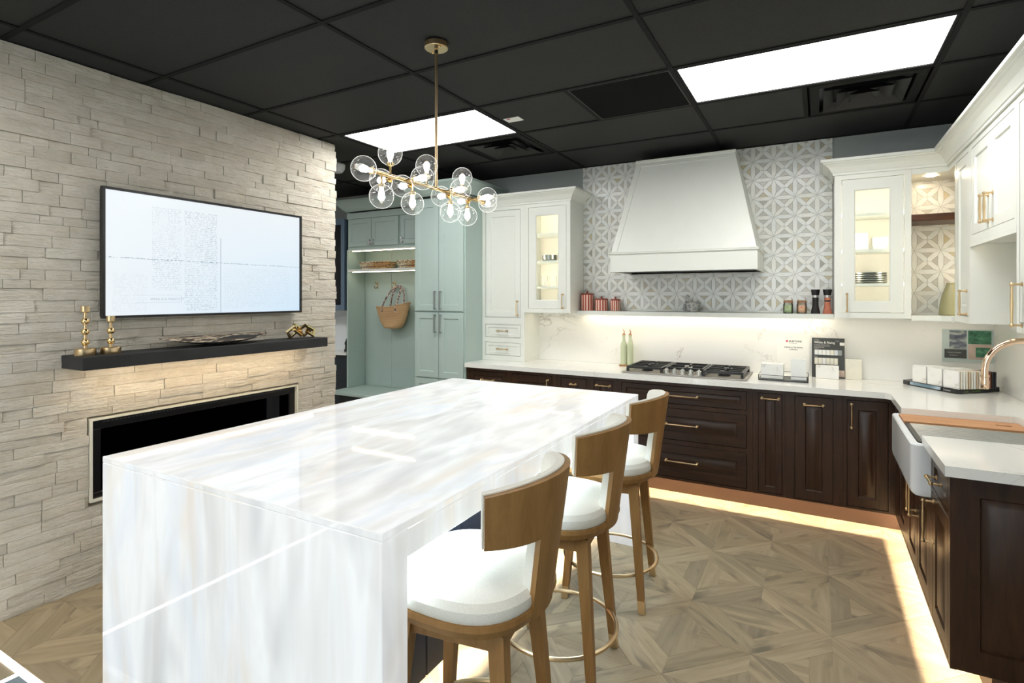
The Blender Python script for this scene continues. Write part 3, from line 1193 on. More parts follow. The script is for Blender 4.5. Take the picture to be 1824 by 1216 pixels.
# ------------------------------------------------------------------ on and in the stone wall
# fireplace
t = thing('electric_fireplace', 'long black linear electric fireplace set into the stone wall', 'fireplace', (XS, (FP[0] + FP[1]) / 2, FP[2]))
g = G()
y0, y1, z0, z1 = FP
f = 0.012
for a in ((y0, y1, z0, z0 + f), (y0, y1, z1 - f, z1), (y0, y0 + f, z0 + f, z1 - f), (y1 - f, y1, z0 + f, z1 - f)):
    g.box(XS - 0.04, XS + 0.006, *a)
obj('stone_trim', g, M['sample_cream'], t, False, label='thin cream edge around the firebox')
y0, y1, z0, z1 = y0 + f, y1 - f, z0 + f, z1 - f
g = G()
for a in ((y0, y1, z0, z0 + 0.03), (y0, y1, z1 - 0.05, z1), (y0, y0 + 0.045, z0 + 0.03, z1 - 0.05), (y1 - 0.045, y1, z0 + 0.03, z1 - 0.05)):
    g.box(XS - 0.055, XS - 0.015, *a, 0.002, 1)
obj('black_frame', g, M['black_plastic'], t, False)
g = G()
g.box(XS - 0.27, XS - 0.26, y0, y1, z0, z1)
g.box(XS - 0.26, XS - 0.06, y0, y0 + 0.01, z0, z1)
g.box(XS - 0.26, XS - 0.06, y1 - 0.01, y1, z0, z1)
g.box(XS - 0.26, XS - 0.06, y0, y1, z0, z0 + 0.01)
g.box(XS - 0.26, XS - 0.06, y0, y1, z1 - 0.01, z1)
obj('firebox', g, M['black_iron'], t, False)
obj('glass_pane', G().box(XS - 0.035, XS - 0.031, y0 + 0.045, y1 - 0.045, z0 + 0.03, z1 - 0.05), M['dark_glass'], t, False)
g = G()
for k in range(58):
    yy = y0 + 0.06 + (y1 - y0 - 0.12) * k / 57
    g.box(XS - 0.0149, XS - 0.0135, yy - 0.006, yy + 0.006, z1 - 0.018, z1 - 0.012)
obj('vent_slots', g, M['card_grey'], t, False, kind='stuff')

# mantel
t = thing('mantel_shelf', 'rough black wooden mantel shelf lit from below on the stone wall', 'mantel', (XS, 2.03, 1.15))
g = G().box(XS - 0.02, -3.10, 1.282, 2.779, 1.15, 1.215, 0.004, 2)
obj('beam', g, M['mantel_black'], t)
obj('light_strip', G().box(XS + 0.135, XS + 0.15, 1.36, 2.70, 1.1475, 1.1498), M['led_mantel'], t, False)

# screen
t = thing('television', 'wall-mounted flat television showing an old newspaper page', 'television', (XS, (TV_RECT[0] + TV_RECT[1]) / 2, TV_RECT[2]))
y0, y1, z0, z1 = TV_RECT
obj('housing', G().box(XS + 0.012, -3.262, y0 + 0.01, y1 - 0.01, z0 + 0.01, z1 - 0.01), M['black_plastic'], t, False)
g = G()
f = 0.0135
for a in ((y0, y1, z0, z0 + f), (y0, y1, z1 - f, z1), (y0, y0 + f, z0 + f, z1 - f), (y1 - f, y1, z0 + f, z1 - f)):
    g.box(-3.27, -3.245, *a)
obj('bezel', g, M['black_plastic'], t, False)
o = obj('screen', G().box(-3.262, -3.256, y0 + f, y1 - f, z0 + f, z1 - f), M['tv_screen'], t, False)
def lettering(txt, size, M4, mat, parent, name='lettering', ext=0.0003, align='LEFT', bold=0.0):
    cu = bpy.data.curves.new(name, 'FONT')
    cu.body = txt
    cu.size = size
    cu.extrude = ext
    cu.offset = bold
    cu.align_x = align
    cu.resolution_u = 2
    o = bpy.data.objects.new(name, cu)
    COL.objects.link(o)
    bpy.context.view_layer.update()
    me = bpy.data.meshes.new_from_object(o.evaluated_get(bpy.context.evaluated_depsgraph_get()))
    bpy.data.objects.remove(o)
    bpy.data.curves.remove(cu)
    me.transform(Matrix.Translation(-ORG[parent.name]) @ M4)
    me.materials.clear()
    me.materials.append(mat)
    r = bpy.data.objects.new(name, me)
    COL.objects.link(r)
    r.parent = parent
    ORG[r.name] = ORG[parent.name]
    return r
# frames for lettering: facing -Y, and facing +X (read from the room)
def LY(x, y, z, rot=0.0):
    return Matrix.Translation((x, y, z)) @ Matrix.Rotation(PI / 2, 4, 'X') @ Matrix.Rotation(rot, 4, 'Z')
def LXp(x, y, z):
    return Matrix.Translation((x, y, z)) @ Matrix.Rotation(PI / 2, 4, 'Z') @ Matrix.Rotation(PI / 2, 4, 'X')
n_ = N('screen_ink')
n_.base((0.02, 0.02, 0.02, 1), 0.4)
n_.emit((0.42, 0.55, 0.62, 1), SCREEN)
M['screen_ink'] = n_.m
lettering('WHO IS A MASCOTT', 0.020, LXp(-3.2558, y0 + 0.235, z0 + 0.093), M['screen_ink'], t)
g = G()
for a in ((0.16, 0.405, 0.080, 0.0812), (0.16, 0.405, 0.122, 0.1232), (0.4040, 0.4052, 0.080, 0.1232)):
    g.box(-3.2562, -3.2555, y0 + a[0], y0 + a[1], z0 + a[2], z0 + a[3])
obj('print_box', g, M['screen_ink'], t, False)

# candlesticks
def candlestick(label, x, y, balls):
    z = 1.215
    t = thing('candlestick', label, 'candlestick', (x, y, z))
    obj('base', G().lathe([(0.0, z), (0.043, z), (0.044, z + 0.002), (0.044, z + 0.034), (0.042, z + 0.036), (0.0, z + 0.036)], (x, y, 0), 32), M['brass'], t)
    H = 0.036 + balls * 0.052 + 0.026
    obj('stem', G().cyl(x, y, z + 0.035, z + H, 0.0075, 16), M['brass'], t)
    for k in range(balls):
        obj('ball', G().sphere((x, y, z + 0.036 + 0.027 + k * 0.052 + 0.004), 0.0175, 20, 12), M['brass_bright'], t)
    zc = z + H - 0.005
    obj('candle_cup', G().lathe([(0.0, zc), (0.012, zc), (0.0185, zc + 0.006), (0.019, zc + 0.034), (0.016, zc + 0.034), (0.015, zc + 0.012), (0.0, zc + 0.012)], (x, y, 0), 24), M['brass'], t)
candlestick('taller brass candlestick with three balls at the mantel end', -3.195, 1.333, 3)
candlestick('shorter brass candlestick with two balls on the mantel', -3.185, 1.440, 2)

# long dish
t = thing('oval_dish', 'long dark oval dish with patterned pale inside on the mantel', 'dish', (-3.20, 2.02, 1.215))
def dish_ring(w, l, z):
    n = 36
    return [(-3.205 + w * math.cos(2 * PI * k / n), 2.02 + l * math.copysign(abs(math.sin(2 * PI * k / n)) ** 1.15, math.sin(2 * PI * k / n)), z + 0.016 * (abs(math.sin(2 * PI * k / n)) ** 3) + 0.016 * (w / 0.09) * (1 - math.cos(2 * PI * k / n))) for k in range(n)]
zt = 1.2155
g = G().loft([dish_ring(0.03, 0.10, zt - 0.0), dish_ring(0.075, 0.26, zt + 0.012), dish_ring(0.092, 0.335, zt + 0.024), dish_ring(0.088, 0.325, zt + 0.024)])
obj('bowl', g, M['mantel_black'], t)
g = G().loft([dish_ring(0.0885, 0.327, zt + 0.0245), dish_ring(0.05, 0.20, zt + 0.0262), dish_ring(0.02, 0.08, zt + 0.0266)])
obj('inside', g, M['dish_top'], t)

# knotted chain of square brass links
t = thing('brass_knot', 'brass ornament of interlocking square links at the mantel end', 'ornament', (-3.19, 2.62, 1.215))
def sq_link(c, R, s=0.036, r=0.0075):
    g = G()
    o_, i_ = s, s - 2 * r
    def ring(h, z):
        return [Vector(c) + R @ Vector(p) for p in ((-h, -h, z), (h, -h, z), (h, h, z), (-h, h, z))]
    g.loft([ring(o_, -r), ring(o_, r), ring(i_, r), ring(i_, -r), ring(o_, -r)], True, False)
    return g
for k, (dy, dz, ry, rz, rx) in enumerate(((-0.075, 0.036, 0.9, 0.2, 0.8), (-0.025, 0.047, -0.7, 0.5, 0.6), (0.03, 0.042, 0.75, -0.3, 0.9), (0.08, 0.036, -0.8, 0.3, 0.7))):
    R = Matrix.Rotation(rz, 3, 'Z') @ Matrix.Rotation(ry * 0.6, 3, 'Y') @ Matrix.Rotation(PI / 4, 3, 'X') @ Matrix.Rotation(PI / 2 * 0.9, 3, 'Y')
    obj('link', sq_link((-3.19, 2.62 + dy, 1.215 + dz + 0.012), R), M['brass_bright'], t)
obj('base', G().box(-3.225, -3.15, 2.53, 2.70, 1.2152, 1.222, 0.002, 1), M['black_iron'], t)
# ------------------------------------------------------------------ island with lit onyx
IX0, IX1, IY0, IY1, IZ = -2.371, -0.970, 1.044, 3.304, 0.905
LEGT = 0.10
t = thing('kitchen_island', 'large waterfall island of glowing white onyx in the middle of the room', 'island', ((IX0 + IX1) / 2, (IY0 + IY1) / 2, 0))
b = 0.003
obj('top', G().box(IX0, IX1, IY0, IY1, IZ - 0.022, IZ, b, 2), M['onyx'], t)
obj('end_panel', G().box(IX0, IX1, IY0, IY0 + LEGT, 0.0, IZ - 0.0222, b, 2), M['onyx'], t)
obj('end_panel', G().box(IX0, IX1, IY1 - LEGT, IY1, 0.0, IZ - 0.0222, b, 2), M['onyx'], t)
obj('apron', G().box(IX1 - 0.022, IX1, IY0 + LEGT, IY1 - LEGT, IZ - 0.10, IZ - 0.0222, 0.002, 1), M['onyx'], t)
obj('apron', G().box(IX0, IX0 + 0.022, IY0 + LEGT, IY1 - LEGT, IZ - 0.10, IZ - 0.0222, 0.002, 1), M['onyx'], t)
obj('light_sheet', G().box(-1.24, IX1 - 0.024, IY0 + LEGT + 0.01, IY1 - LEGT - 0.01, IZ - 0.098, IZ - 0.094), M['onyx_sheet'], t, False)
BX0, BX1 = -2.33, -1.27
BY0, BY1 = IY0 + LEGT + 0.002, IY1 - LEGT - 0.002
body = obj('base_cabinet', G().box(BX0, BX1 - 0.018, BY0, BY1, 0.13, IZ - 0.10), M['navy_panel'], t, False)
npan = 9
for k in range(npan):
    a = BY0 + (BY1 - BY0) * k / npan
    c = BY0 + (BY1 - BY0) * (k + 1) / npan
    obj('board', G().box(BX1 - 0.018, BX1, a + 0.002, c - 0.002, 0.10, IZ - 0.102, 0.003, 1), M['navy_panel'], t, False)
obj('toe_kick', G().box(BX0 + 0.02, BX1 - 0.11, BY0, BY1, 0.0, 0.13), M['toe_board'], t, False)
obj('light_strip', G().box(BX1 - 0.045, BX1 - 0.03, BY0 + 0.02, BY1 - 0.02, 0.126, 0.1295), M['led_toe'], t, False)

# ------------------------------------------------------------------ stools
def stool_proto():
    t = thing('counter_stool', '', 'stool')
    sw = math.radians(-7)
    R = Matrix.Rotation(sw, 4, 'Z')
    oak, fab = M['stool_oak'], M['seat_fabric']
    def sup(rx, n=44, e=2.7, dx=0.0):
        P = []
        for k in range(n):
            a = 2 * PI * k / n
            c_, s_ = math.cos(a), math.sin(a)
            P.append((math.copysign(abs(c_) ** (2 / e), c_) * rx + dx, math.copysign(abs(s_) ** (2 / e), s_) * rx))
        return P
    def ring(r, z):
        return [(x, y, z) for x, y in sup(r)]
    z0 = 0.605
    g = G().loft([ring(0.205, z0), ring(0.228, z0 + 0.008), ring(0.238, z0 + 0.03), ring(0.236, z0 + 0.045), ring(0.21, z0 + 0.046)])
    obj('seat_frame', g.xf(R), oak, t, local=True)
    g = G().loft([ring(0.21, z0 + 0.044), ring(0.229, z0 + 0.046), ring(0.234, z0 + 0.06), ring(0.232, z0 + 0.078), ring(0.215, z0 + 0.094), ring(0.17, z0 + 0.104), ring(0.10, z0 + 0.109), ring(0.03, z0 + 0.110)])
    cu = obj('seat_cushion', g.xf(R), fab, t, local=True)
    # curved T-shaped back: wooden shell outside, padded inside
    TOP0, TOP1 = 0.850, 1.018
    def strip(phis, z_lo, z_hi, rin, thick, zs=6, lean=0.135, rz=0.0):
        g = G()
        rings = []
        def P(phi, z, r):
            rr = r + lean * (z - z0)
            return (rr * math.cos(phi), rr * math.sin(phi), z)
        loops = []
        for phi in phis:
            lo, hi = z_lo(phi), z_hi(phi)
            inn = [P(phi, lo + (hi - lo) * k / zs, rin) for k in range(zs + 1)]
            out = [P(phi, lo + (hi - lo) * k / zs, rin + thick) for k in range(zs, -1, -1)]
            loops.append(inn + out)
        return g.loft(loops)
    W = math.radians(52)
    SW = math.radians(16)
    ph = [-W + 2 * W * k / 24 for k in range(25)]
    def ztop(p):
        return TOP1 - 0.02 * (p / W) ** 2 if True else TOP1
    g = strip(ph, lambda p: TOP0 + 0.006 * (p / W) ** 2, ztop, 0.222, 0.018)
    ps = [-SW + 2 * SW * k / 8 for k in range(9)]
    st = strip(ps, lambda p: z0 + 0.012, lambda p: TOP0 + 0.01, 0.222, 0.018)
    me = bpy.data.meshes.new('tmp')
    st.bm.to_mesh(me)
    g.bm.from_mesh(me)
    bpy.data.meshes.remove(me)
    obj('backrest', g.xf(R), oak, t, local=True)
    W2 = W * 1.015
    ph2 = [-W2 + 2 * W2 * k / 24 for k in range(25)]
    def padded(phis, z_lo, z_hi, r1, r0):
        g = G()
        loops = []
        for phi in phis:
            lo, hi = z_lo(phi), z_hi(phi)
            prof = [(r1, lo), (r0 + 0.012, lo), (r0 + 0.002, lo + 0.02), (r0, (lo + hi) / 2), (r0 + 0.002, hi - 0.02), (r0 + 0.012, hi - 0.002), (r1 - 0.004, hi + 0.003), (r1, hi)]
            loops.append([((r + 0.135 * (z - z0)) * math.cos(phi), (r + 0.135 * (z - z0)) * math.sin(phi), z) for r, z in prof])
        return g.loft(loops)
    g = padded(ph2, lambda p: TOP0 + 0.002, lambda p: ztop(p) + 0.004, 0.2215, 0.183)
    bp = obj('back_pad', g.xf(R), fab, t, local=True)
    SW2 = SW * 0.96
    ps2 = [-SW2 + 2 * SW2 * k / 8 for k in range(9)]
    g = padded(ps2, lambda p: z0 + 0.05, lambda p: TOP0, 0.2215, 0.19)
    obj('splat_pad', g.xf(R), fab, t, local=True)
    # swivel plate and square apron
    g = G()
    g.box(-0.155, 0.155, -0.155, -0.125, 0.545, 0.597, 0.002, 1)
    g.box(-0.155, 0.155, 0.125, 0.155, 0.545, 0.597, 0.002, 1)
    g.box(-0.155, -0.125, -0.125, 0.125, 0.545, 0.597, 0.002, 1)
    g.box(0.125, 0.155, -0.125, 0.125, 0.545, 0.597, 0.002, 1)
    obj('apron', g, oak, t, local=True)
    obj('swivel_plate', G().cyl(0, 0, 0.58, 0.607, 0.12, 28), M['black_iron'], t, local=True)
    for sx_ in (-1, 1):
        for sy_ in (-1, 1):
            g = G()
            def sq(cx, cy, h, z):
                return [(cx - h, cy - h, z), (cx + h, cy - h, z), (cx + h, cy + h, z), (cx - h, cy + h, z)]
            def at(z):
                f = (0.60 - z) / 0.60
                return sx_ * (0.142 + 0.049 * f), sy_ * (0.142 + 0.049 * f), 0.0235 - 0.0085 * f
            lv = []
            for z in (0.06, 0.35, 0.60):
                cx, cy, h = at(z)
                lv.append(sq(cx, cy, h, z))
            g.loft(lv)
            lg = obj('leg', g, oak, t, local=True)
            g = G()
            lv = []
            for z in (0.0, 0.06):
                cx, cy, h = at(z)
                lv.append(sq(cx, cy, h + 0.0006, z))
            g.loft(lv)
            obj('foot_cap', g, M['brass'], lg, local=True)
    g = G().tube([(0.237 * math.cos(2 * PI * k / 40), 0.237 * math.sin(2 * PI * k / 40), 0.17) for k in range(40)], 0.0085, 10, True)
    obj('foot_ring', g, M['brass'], t, local=True)
    return t
st = stool_proto()
spots = [(-0.9465, 2.7185, 7.5, 'counter stool with T-shaped wooden back at the far end of the island'),
         (-0.9350, 2.0425, 7.0, 'middle one of the three T-back counter stools along the island'),
         (-0.9200, 1.3900, 8.0, 'nearest counter stool with white seat and curved oak T-shaped back')]
for k, (x, y, r, lab) in enumerate(spots):
    o = st if k == 0 else copy_tree(st)
    o.location = (x, y, 0.001)
    o.rotation_euler = (0, 0, math.radians(r))
    o['label'] = lab
    o['category'] = 'stool'
    o['group'] = 'counter stools along the island'

# ------------------------------------------------------------------ globe chandelier
CX, CYc, CZ = -1.57, 2.053, 2.015
t = thing('globe_chandelier', 'brass bar chandelier with clear glass globes above the island', 'chandelier', (CX, CYc, CEIL))
g = G().lathe([(0.0, CEIL - 0.028), (0.052, CEIL - 0.028), (0.055, CEIL - 0.025), (0.055, CEIL - 0.002), (0.053, CEIL - 0.0005)], (CX, CYc, 0), 32)
can = obj('canopy', g, M['brass'], t)
for s in (-1, 1):
    obj('screw', G().sphere((CX + 0.035 * s, CYc - 0.02 * s, CEIL - 0.030), 0.006, 10, 6), M['brass_bright'], can)
obj('rod', G().cyl(CX, CYc, CZ, CEIL - 0.027, 0.0068, 14), M['brass'], t)
obj('joint', G().cyl(CX, CYc, CEIL - 0.05, CEIL - 0.034, 0.009, 12), M['black_iron'], t)
Y0c, Y1c = 1.655, 2.437
obj('bar', G().tube([(CX, Y0c, CZ), (CX, Y1c, CZ)], 0.0085, 14), M['brass_bright'], t)
for yy in (1.90, 2.20):
    obj('collar', G().tube([(CX, yy - 0.014, CZ), (CX, yy + 0.014, CZ)], 0.0125, 14), M['brass_bright'], t)
globes = [('e', 1.587, -1), ('u', 1.739, 0), ('d', 1.687, 0), ('b', 1.785, 0),
          ('d', 1.882, 0), ('b', 1.925, 0), ('f', 1.835, 0), ('u', 1.982, 0),
          ('d', 2.165, 0), ('b', 2.215, 0), ('f', 2.118, 0), ('u', 2.267, 0),
          ('d', 2.313, 0), ('b', 2.388, 0), ('f', 2.355, 0), ('e', 2.508, 1)]
GR = 0.0505
for kind, y, s in globes:
    if kind == 'e':
        c = Vector((CX, y, CZ))
        base = Vector((CX, Y0c if s < 0 else Y1c, CZ))
    else:
        d = {'u': Vector((0, 0, 1)), 'd': Vector((0, 0, -1)), 'b': Vector((-1, 0, 0)), 'f': Vector((1, 0, 0))}[kind]
        base = Vector((CX, y, CZ))
        c = base + d * 0.094
    d = (c - base).normalized()
    q = c - d * (GR * 0.86)
    g = G()
    g.tube([base, q], 0.0045, 10)
    g.tube([q - d * 0.008, q + d * 0.006], 0.014, 14)
    arm = obj('arm', g, M['brass_bright'], t)
    g = G()
    g.sphere(tuple(c), GR, 28, 18)
    obj('globe', g, M['globe_glass'], arm, sharp=3.0)
    g = G()
    g.tube([q + d * 0.005, q + d * 0.018, q + d * 0.03, q + d * 0.05, q + d * 0.06], [0.0085, 0.0085, 0.013, 0.015, 0.008], 12)
    obj('bulb', g, M['bulb'], arm)
# ------------------------------------------------------------------ back wall surfaces
CZT = 0.905
YF = 4.13           # base cabinet fronts
YSPL = 4.70         # face of the stone splash
# mosaic field
L = 0.15
NX0, NZ0 = 0.0, 1.532
hb = 0.0165
gap = 0.0007
def mosaic_cell():
    a = hb * 2.4142
    tri = [(hb + hb * 1.4142, hb), (L - hb - hb * 1.4142, hb), (L / 2, L / 2 - hb * 1.4142)]
    d = L * 0.70711
    dia = [(0, 0), (a, -hb), (d - hb, -hb), (d, 0), (d - hb, hb), (a, hb)]
    edge = [(0, 0), (a, -hb), (L - a, -hb), (L, 0), (L - a, hb), (a, hb)]
    c45 = math.cos(PI / 4)
    dia = [(x * c45 - y * c45, x * c45 + y * c45) for x, y in dia]
    return tri, dia, edge
tri, dia, edge = mosaic_cell()
def rot_cell(P, k):
    ca, sa = [(1, 0), (0, 1), (-1, 0), (0, -1)][k]
    return [((x - L / 2) * ca - (y - L / 2) * sa + L / 2, (x - L / 2) * sa + (y - L / 2) * ca + L / 2) for x, y in P]
REG = [(-1.906, 0.100, 1.382, CEIL - 0.001), (0.552, 1.048, 1.362, 2.316)]
mos = []
HOOD_SIL = [px(*p) for p in ((-1.464, 4.2, 1.705), (-0.37, 4.2, 1.705), (-0.37, 4.2, 1.86), (-0.56, 4.45, 2.63), (-1.31, 4.45, 2.63), (-1.464, 4.2, 1.86))]
for (rx0, rx1, rz0, rz1) in REG:
    i0 = math.floor((rx0 - NX0) / L) - 1
    i1 = math.ceil((rx1 - NX0) / L) + 1
    j0 = math.floor((rz0 - NZ0) / L) - 1
    j1 = math.ceil((rz1 - NZ0) / L) + 1
    for i in range(i0, i1):
        for j in range(j0, j1):
            ox, oz = NX0 + i * L, NZ0 + j * L
            P = [('t', k, rot_cell(tri, k)) for k in range(4)] + [('d', k, rot_cell(dia, k)) for k in range(4)]
            P += [('e', 0, edge), ('e', 1, [(y, x) for x, y in edge])]
            for kd, k, poly in P:
                poly = shrink(poly, gap)
                w_ = [(x + ox, y + oz) for x, y in poly]
                c = clip_poly(w_, rx0, rx1, rz0, rz1)
                if not c or poly_area(c) < 2e-5:
                    continue
                full = abs(poly_area(c) - poly_area(w_)) < 1e-8
                a = px_area([(x, 4.71, z) for x, z in c])
                q = px(sum(p[0] for p in c) / len(c), 4.71, sum(p[1] for p in c) / len(c))
                if q is None or in_poly(q, HOOD_SIL) or q[0] > 1700:
                    a = 0
                mos.append((a, kd, k, ox, oz, c, full))
mos.sort(key=lambda t: -t[0])
cnt = {'t': 0, 'b': 0}
cache = {}
farT, farB = G(), G()
bo = ORG['wall_back']
def chip(g, poly, ox, oz):
    P = poly
    A = sum(P[i][0] * P[(i + 1) % len(P)][1] - P[(i + 1) % len(P)][0] * P[i][1] for i in range(len(P)))
    if A < 0:
        P = P[::-1]
    T_ = shrink(P, 0.0006)
    lo = g.verts([(x - ox, 0.0, z - oz) for x, z in P])
    hi = g.verts([(x - ox, -0.0085, z - oz) for x, z in P])
    tp = g.verts([(x - ox, -0.009, z - oz) for x, z in T_])
    g.face(tp)
    n = len(P)
    for i in range(n):
        g.face([lo[i], lo[(i + 1) % n], hi[(i + 1) % n], hi[i]])
        g.face([hi[i], hi[(i + 1) % n], tp[(i + 1) % n], tp[i]])
for a, kd, k, ox, oz, c, full in mos:
    key = 't' if kd == 't' else 'b'
    if a > 12 and cnt[key] < 300:
        cnt[key] += 1
        ck = (kd, k)
        if full and ck in cache:
            me = cache[ck]
        else:
            g = G()
            chip(g, c, ox, oz)
            nm = 'mosaic_triangle' if key == 't' else 'mosaic_bar'
            me = mesh_of(nm, g, False)
            me.materials.append(M['mosaic_tri' if key == 't' else 'mosaic_bar'])
            if full:
                cache[ck] = me
        o = bpy.data.objects.new(me.name.split('.')[0], me)
        COL.objects.link(o)
        o.parent = wall_back
        o.location = (ox - bo.x, YB - 0.001 - bo.y, oz - bo.z)
        o.rotation_euler = (random.uniform(-0.006, 0.006), 0, random.uniform(-0.006, 0.006))
    else:
        g = farT if key == 't' else farB
        P0 = len(g.bm.verts)
        gg = G()
        chip(gg, c, 0, 0)
        me = bpy.data.meshes.new('tmp')
        for v in gg.bm.verts:
            v.co.y += YB - 0.001
        gg.bm.to_mesh(me)
        gg.bm.free()
        g.bm.from_mesh(me)
        bpy.data.meshes.remove(me)
obj('mosaic_triangles_small', farT, M['mosaic_tri_far'], wall_back, False, kind='stuff')
obj('mosaic_bars_small', farB, M['mosaic_bar_far'], wall_back, False, kind='stuff')
g = G()
for (rx0, rx1, rz0, rz1) in REG:
    g.box(rx0, rx1, YB - 0.0055, YB, rz0, rz1)
obj('mosaic_bed', g, M['mosaic_grout'], wall_back, False)
g = G()
g.box(-2.36, XR - 0.001, YSPL, YB - 0.0005, CZT + 0.0005, 1.36)
sp1 = obj('stone_splash', g, M['quartz_splash'], wall_back, False)
wr = bpy.data.objects['wall_right']
obj('stone_splash', G().box(XR - 0.02, XR, 2.44, YSPL - 0.0005, CZT + 0.0005, 1.40), M['quartz_splash'], wr, False)

# ------------------------------------------------------------------ L-shaped worktop
g = G()
WT = 0.038
pts = [(-2.815, 4.10), (0.372, 4.10), (0.40, 4.072), (0.40, 3.592), (0.885, 3.592), (0.885, 2.925), (0.40, 2.925), (0.40, 2.437), (XR - 0.0205, 2.437), (XR - 0.0205, YSPL - 0.001), (-2.355, YSPL - 0.001), (-2.355, YB - 0.001), (-2.815, YB - 0.001)]
g.prism(pts, 'z', CZT - WT, CZT)
es = [e for e in g.bm.edges if len(e.link_faces) == 2 and e.calc_face_angle(0) > 1.2 and abs(e.verts[0].co.z - e.verts[1].co.z) < 1e-6]
bmesh.ops.bevel(g.bm, geom=es, offset=0.003, segments=2, affect='EDGES')
tag(obj('worktop', g, M['quartz_top'], None, False), 'white quartz worktop running along the back wall and round the corner', 'worktop')

# ------------------------------------------------------------------ dark base cabinets
def base_unit(label, x0, x1, fronts, grp='dark base cabinets under the back worktop'):
    t = thing('base_cabinet', label, 'cabinet', ((x0 + x1) / 2, YF + 0.25, 0.135), grp)
    g = G()
    g.box(x0 + 0.0005, x1 - 0.0005, YF + 0.02, YB - 0.002, 0.24, CZT - WT - 0.001)
    g.box(x0 + 0.0005, x1 - 0.0005, YF + 0.0197, YF + 0.032, 0.1355, 0.2395)
    obj('body', g, M['walnut'], t, False)
    # face frame with openings for the inset fronts
    us = sorted(set([x0 + 0.0005, x1 - 0.0005]))
    g = G()
    F = FY(YF)
    x_lo = min(f[1] for f in fronts)
    x_hi = max(f[2] for f in fronts)
    g.box(x0 + 0.0005, x_lo - 0.002, YF, YF + 0.0195, 0.135, CZT - WT - 0.001)
    g.box(x_hi + 0.002, x1 - 0.0005, YF, YF + 0.0195, 0.135, CZT - WT - 0.001)
    zs = sorted((f[3], f[4]) for f in fronts)
    edges_ = [0.135] + [v for p in zs for v in p] + [CZT - WT - 0.001]
    for k in range(0, len(edges_), 2):
        a, b_ = edges_[k] + (0.0 if k == 0 else 0.002), edges_[k + 1] - (0.002 if k + 2 < len(edges_) else 0.0)
        g.box(x_lo - 0.002, x_hi + 0.002, YF, YF + 0.0195, a, b_)
    obj('face_frame', g, M['walnut'], t, False)
    for kind, a, b_, c, d, hnd in fronts:
        g = G()
        wide = (b_ - a) > 1.3 * (d - c)
        fr = min(0.06, (d - c) * 0.27, (b_ - a) * 0.27)
        g.front(FY(YF + 0.0195), a, b_, c, d, 0.0195, fr, 0.008, 0.012 if min(b_ - a, d - c) > 0.12 else 0.0)
        fo_ = obj('drawer' if kind == 'w' else 'door', g, M['walnut_h'] if wide else M['walnut'], t)
        if hnd:
            u, w_, ln, vert = hnd
            obj('handle', pull(FY(YF + 0.0195), u, w_, ln, vert), M['brass'], fo_)
    return t
ZT, ZB = 0.838, 0.152
base_unit('dark cabinet at the left end of the worktop beside the mint pantry', -2.81, -2.365, [('w', -2.776, -2.392, 0.70, ZT, (-2.58, 0.765, 0.12, False)), ('w', -2.776, -2.392, 0.43, 0.68, (-2.58, 0.56, 0.12, False)), ('w', -2.776, -2.392, ZB, 0.41, (-2.58, 0.29, 0.12, False))])
base_unit('dark base cabinet below the white drawers, second from the left end', -2.365, -1.91, [('d', -2.335, -1.951, ZB, ZT, (-1.985, 0.74, 0.13, True))])
base_unit('dark base cabinet behind the island corner, third from the left end', -1.91, -1.608, [('d', -1.868, -1.644, ZB, ZT, (-1.756, 0.79, 0.04, False))])
base_unit('narrow dark pull-out cabinet left of the wide drawers', -1.608, -1.385, [('d', -1.572, -1.421, ZB, ZT, (-1.496, 0.80, 0.11, False))])
base_unit('wide dark cabinet of three drawers under the gas cooktop', -1.385, -0.398, [('w', -1.347, -0.436, 0.706, ZT, (-0.885, 0.770, 0.225, False)), ('w', -1.347, -0.436, 0.437, 0.672, (-0.885, 0.556, 0.225, False)), ('w', -1.347, -0.436, ZB + 0.004, 0.400, (-0.885, 0.282, 0.225, False))])
base_unit('narrow dark pull-out cabinet right of the wide drawers', -0.398, -0.194, [('d', -0.36, -0.211, ZB, ZT, (-0.285, 0.805, 0.105, False))])
base_unit('dark base cabinet with a horizontal pull above its raised panel', -0.194, 0.148, [('d', -0.133, 0.091, ZB - 0.006, ZT, (-0.02, 0.785, 0.11, False))])
base_unit('dark base cabinet in the corner with an upright brass pull', 0.148, 0.4395, [('d', 0.170, 0.392, ZB, ZT, (0.196, 0.735, 0.15, True))])
t = thing('toe_kick_board', 'brown toe kick with warm strip light below the back cabinets', 'toe kick', (-1.2, 4.30, 0))
obj('board', G().box(-2.81, 0.56, 4.265, 4.285, 0.0, 0.238), M['toe_board'], t, False)
obj('light_strip', G().box(-2.80, 0.50, 4.225, 4.243, 0.2335, 0.2385), M['led_toe'], t, False)
# ------------------------------------------------------------------ white cabinets over the worktop
YU = 4.40
UB, UT = 1.362, 2.365
W = M['white_paint']
CROWN = [(0.0, 2.352), (0.010, 2.352), (0.010, 2.366), (0.016, 2.370), (0.022, 2.384), (0.036, 2.404), (0.058, 2.422), (0.070, 2.428), (0.072, 2.434), (0.086, 2.437), (0.086, 2.455), (0.0, 2.455)]
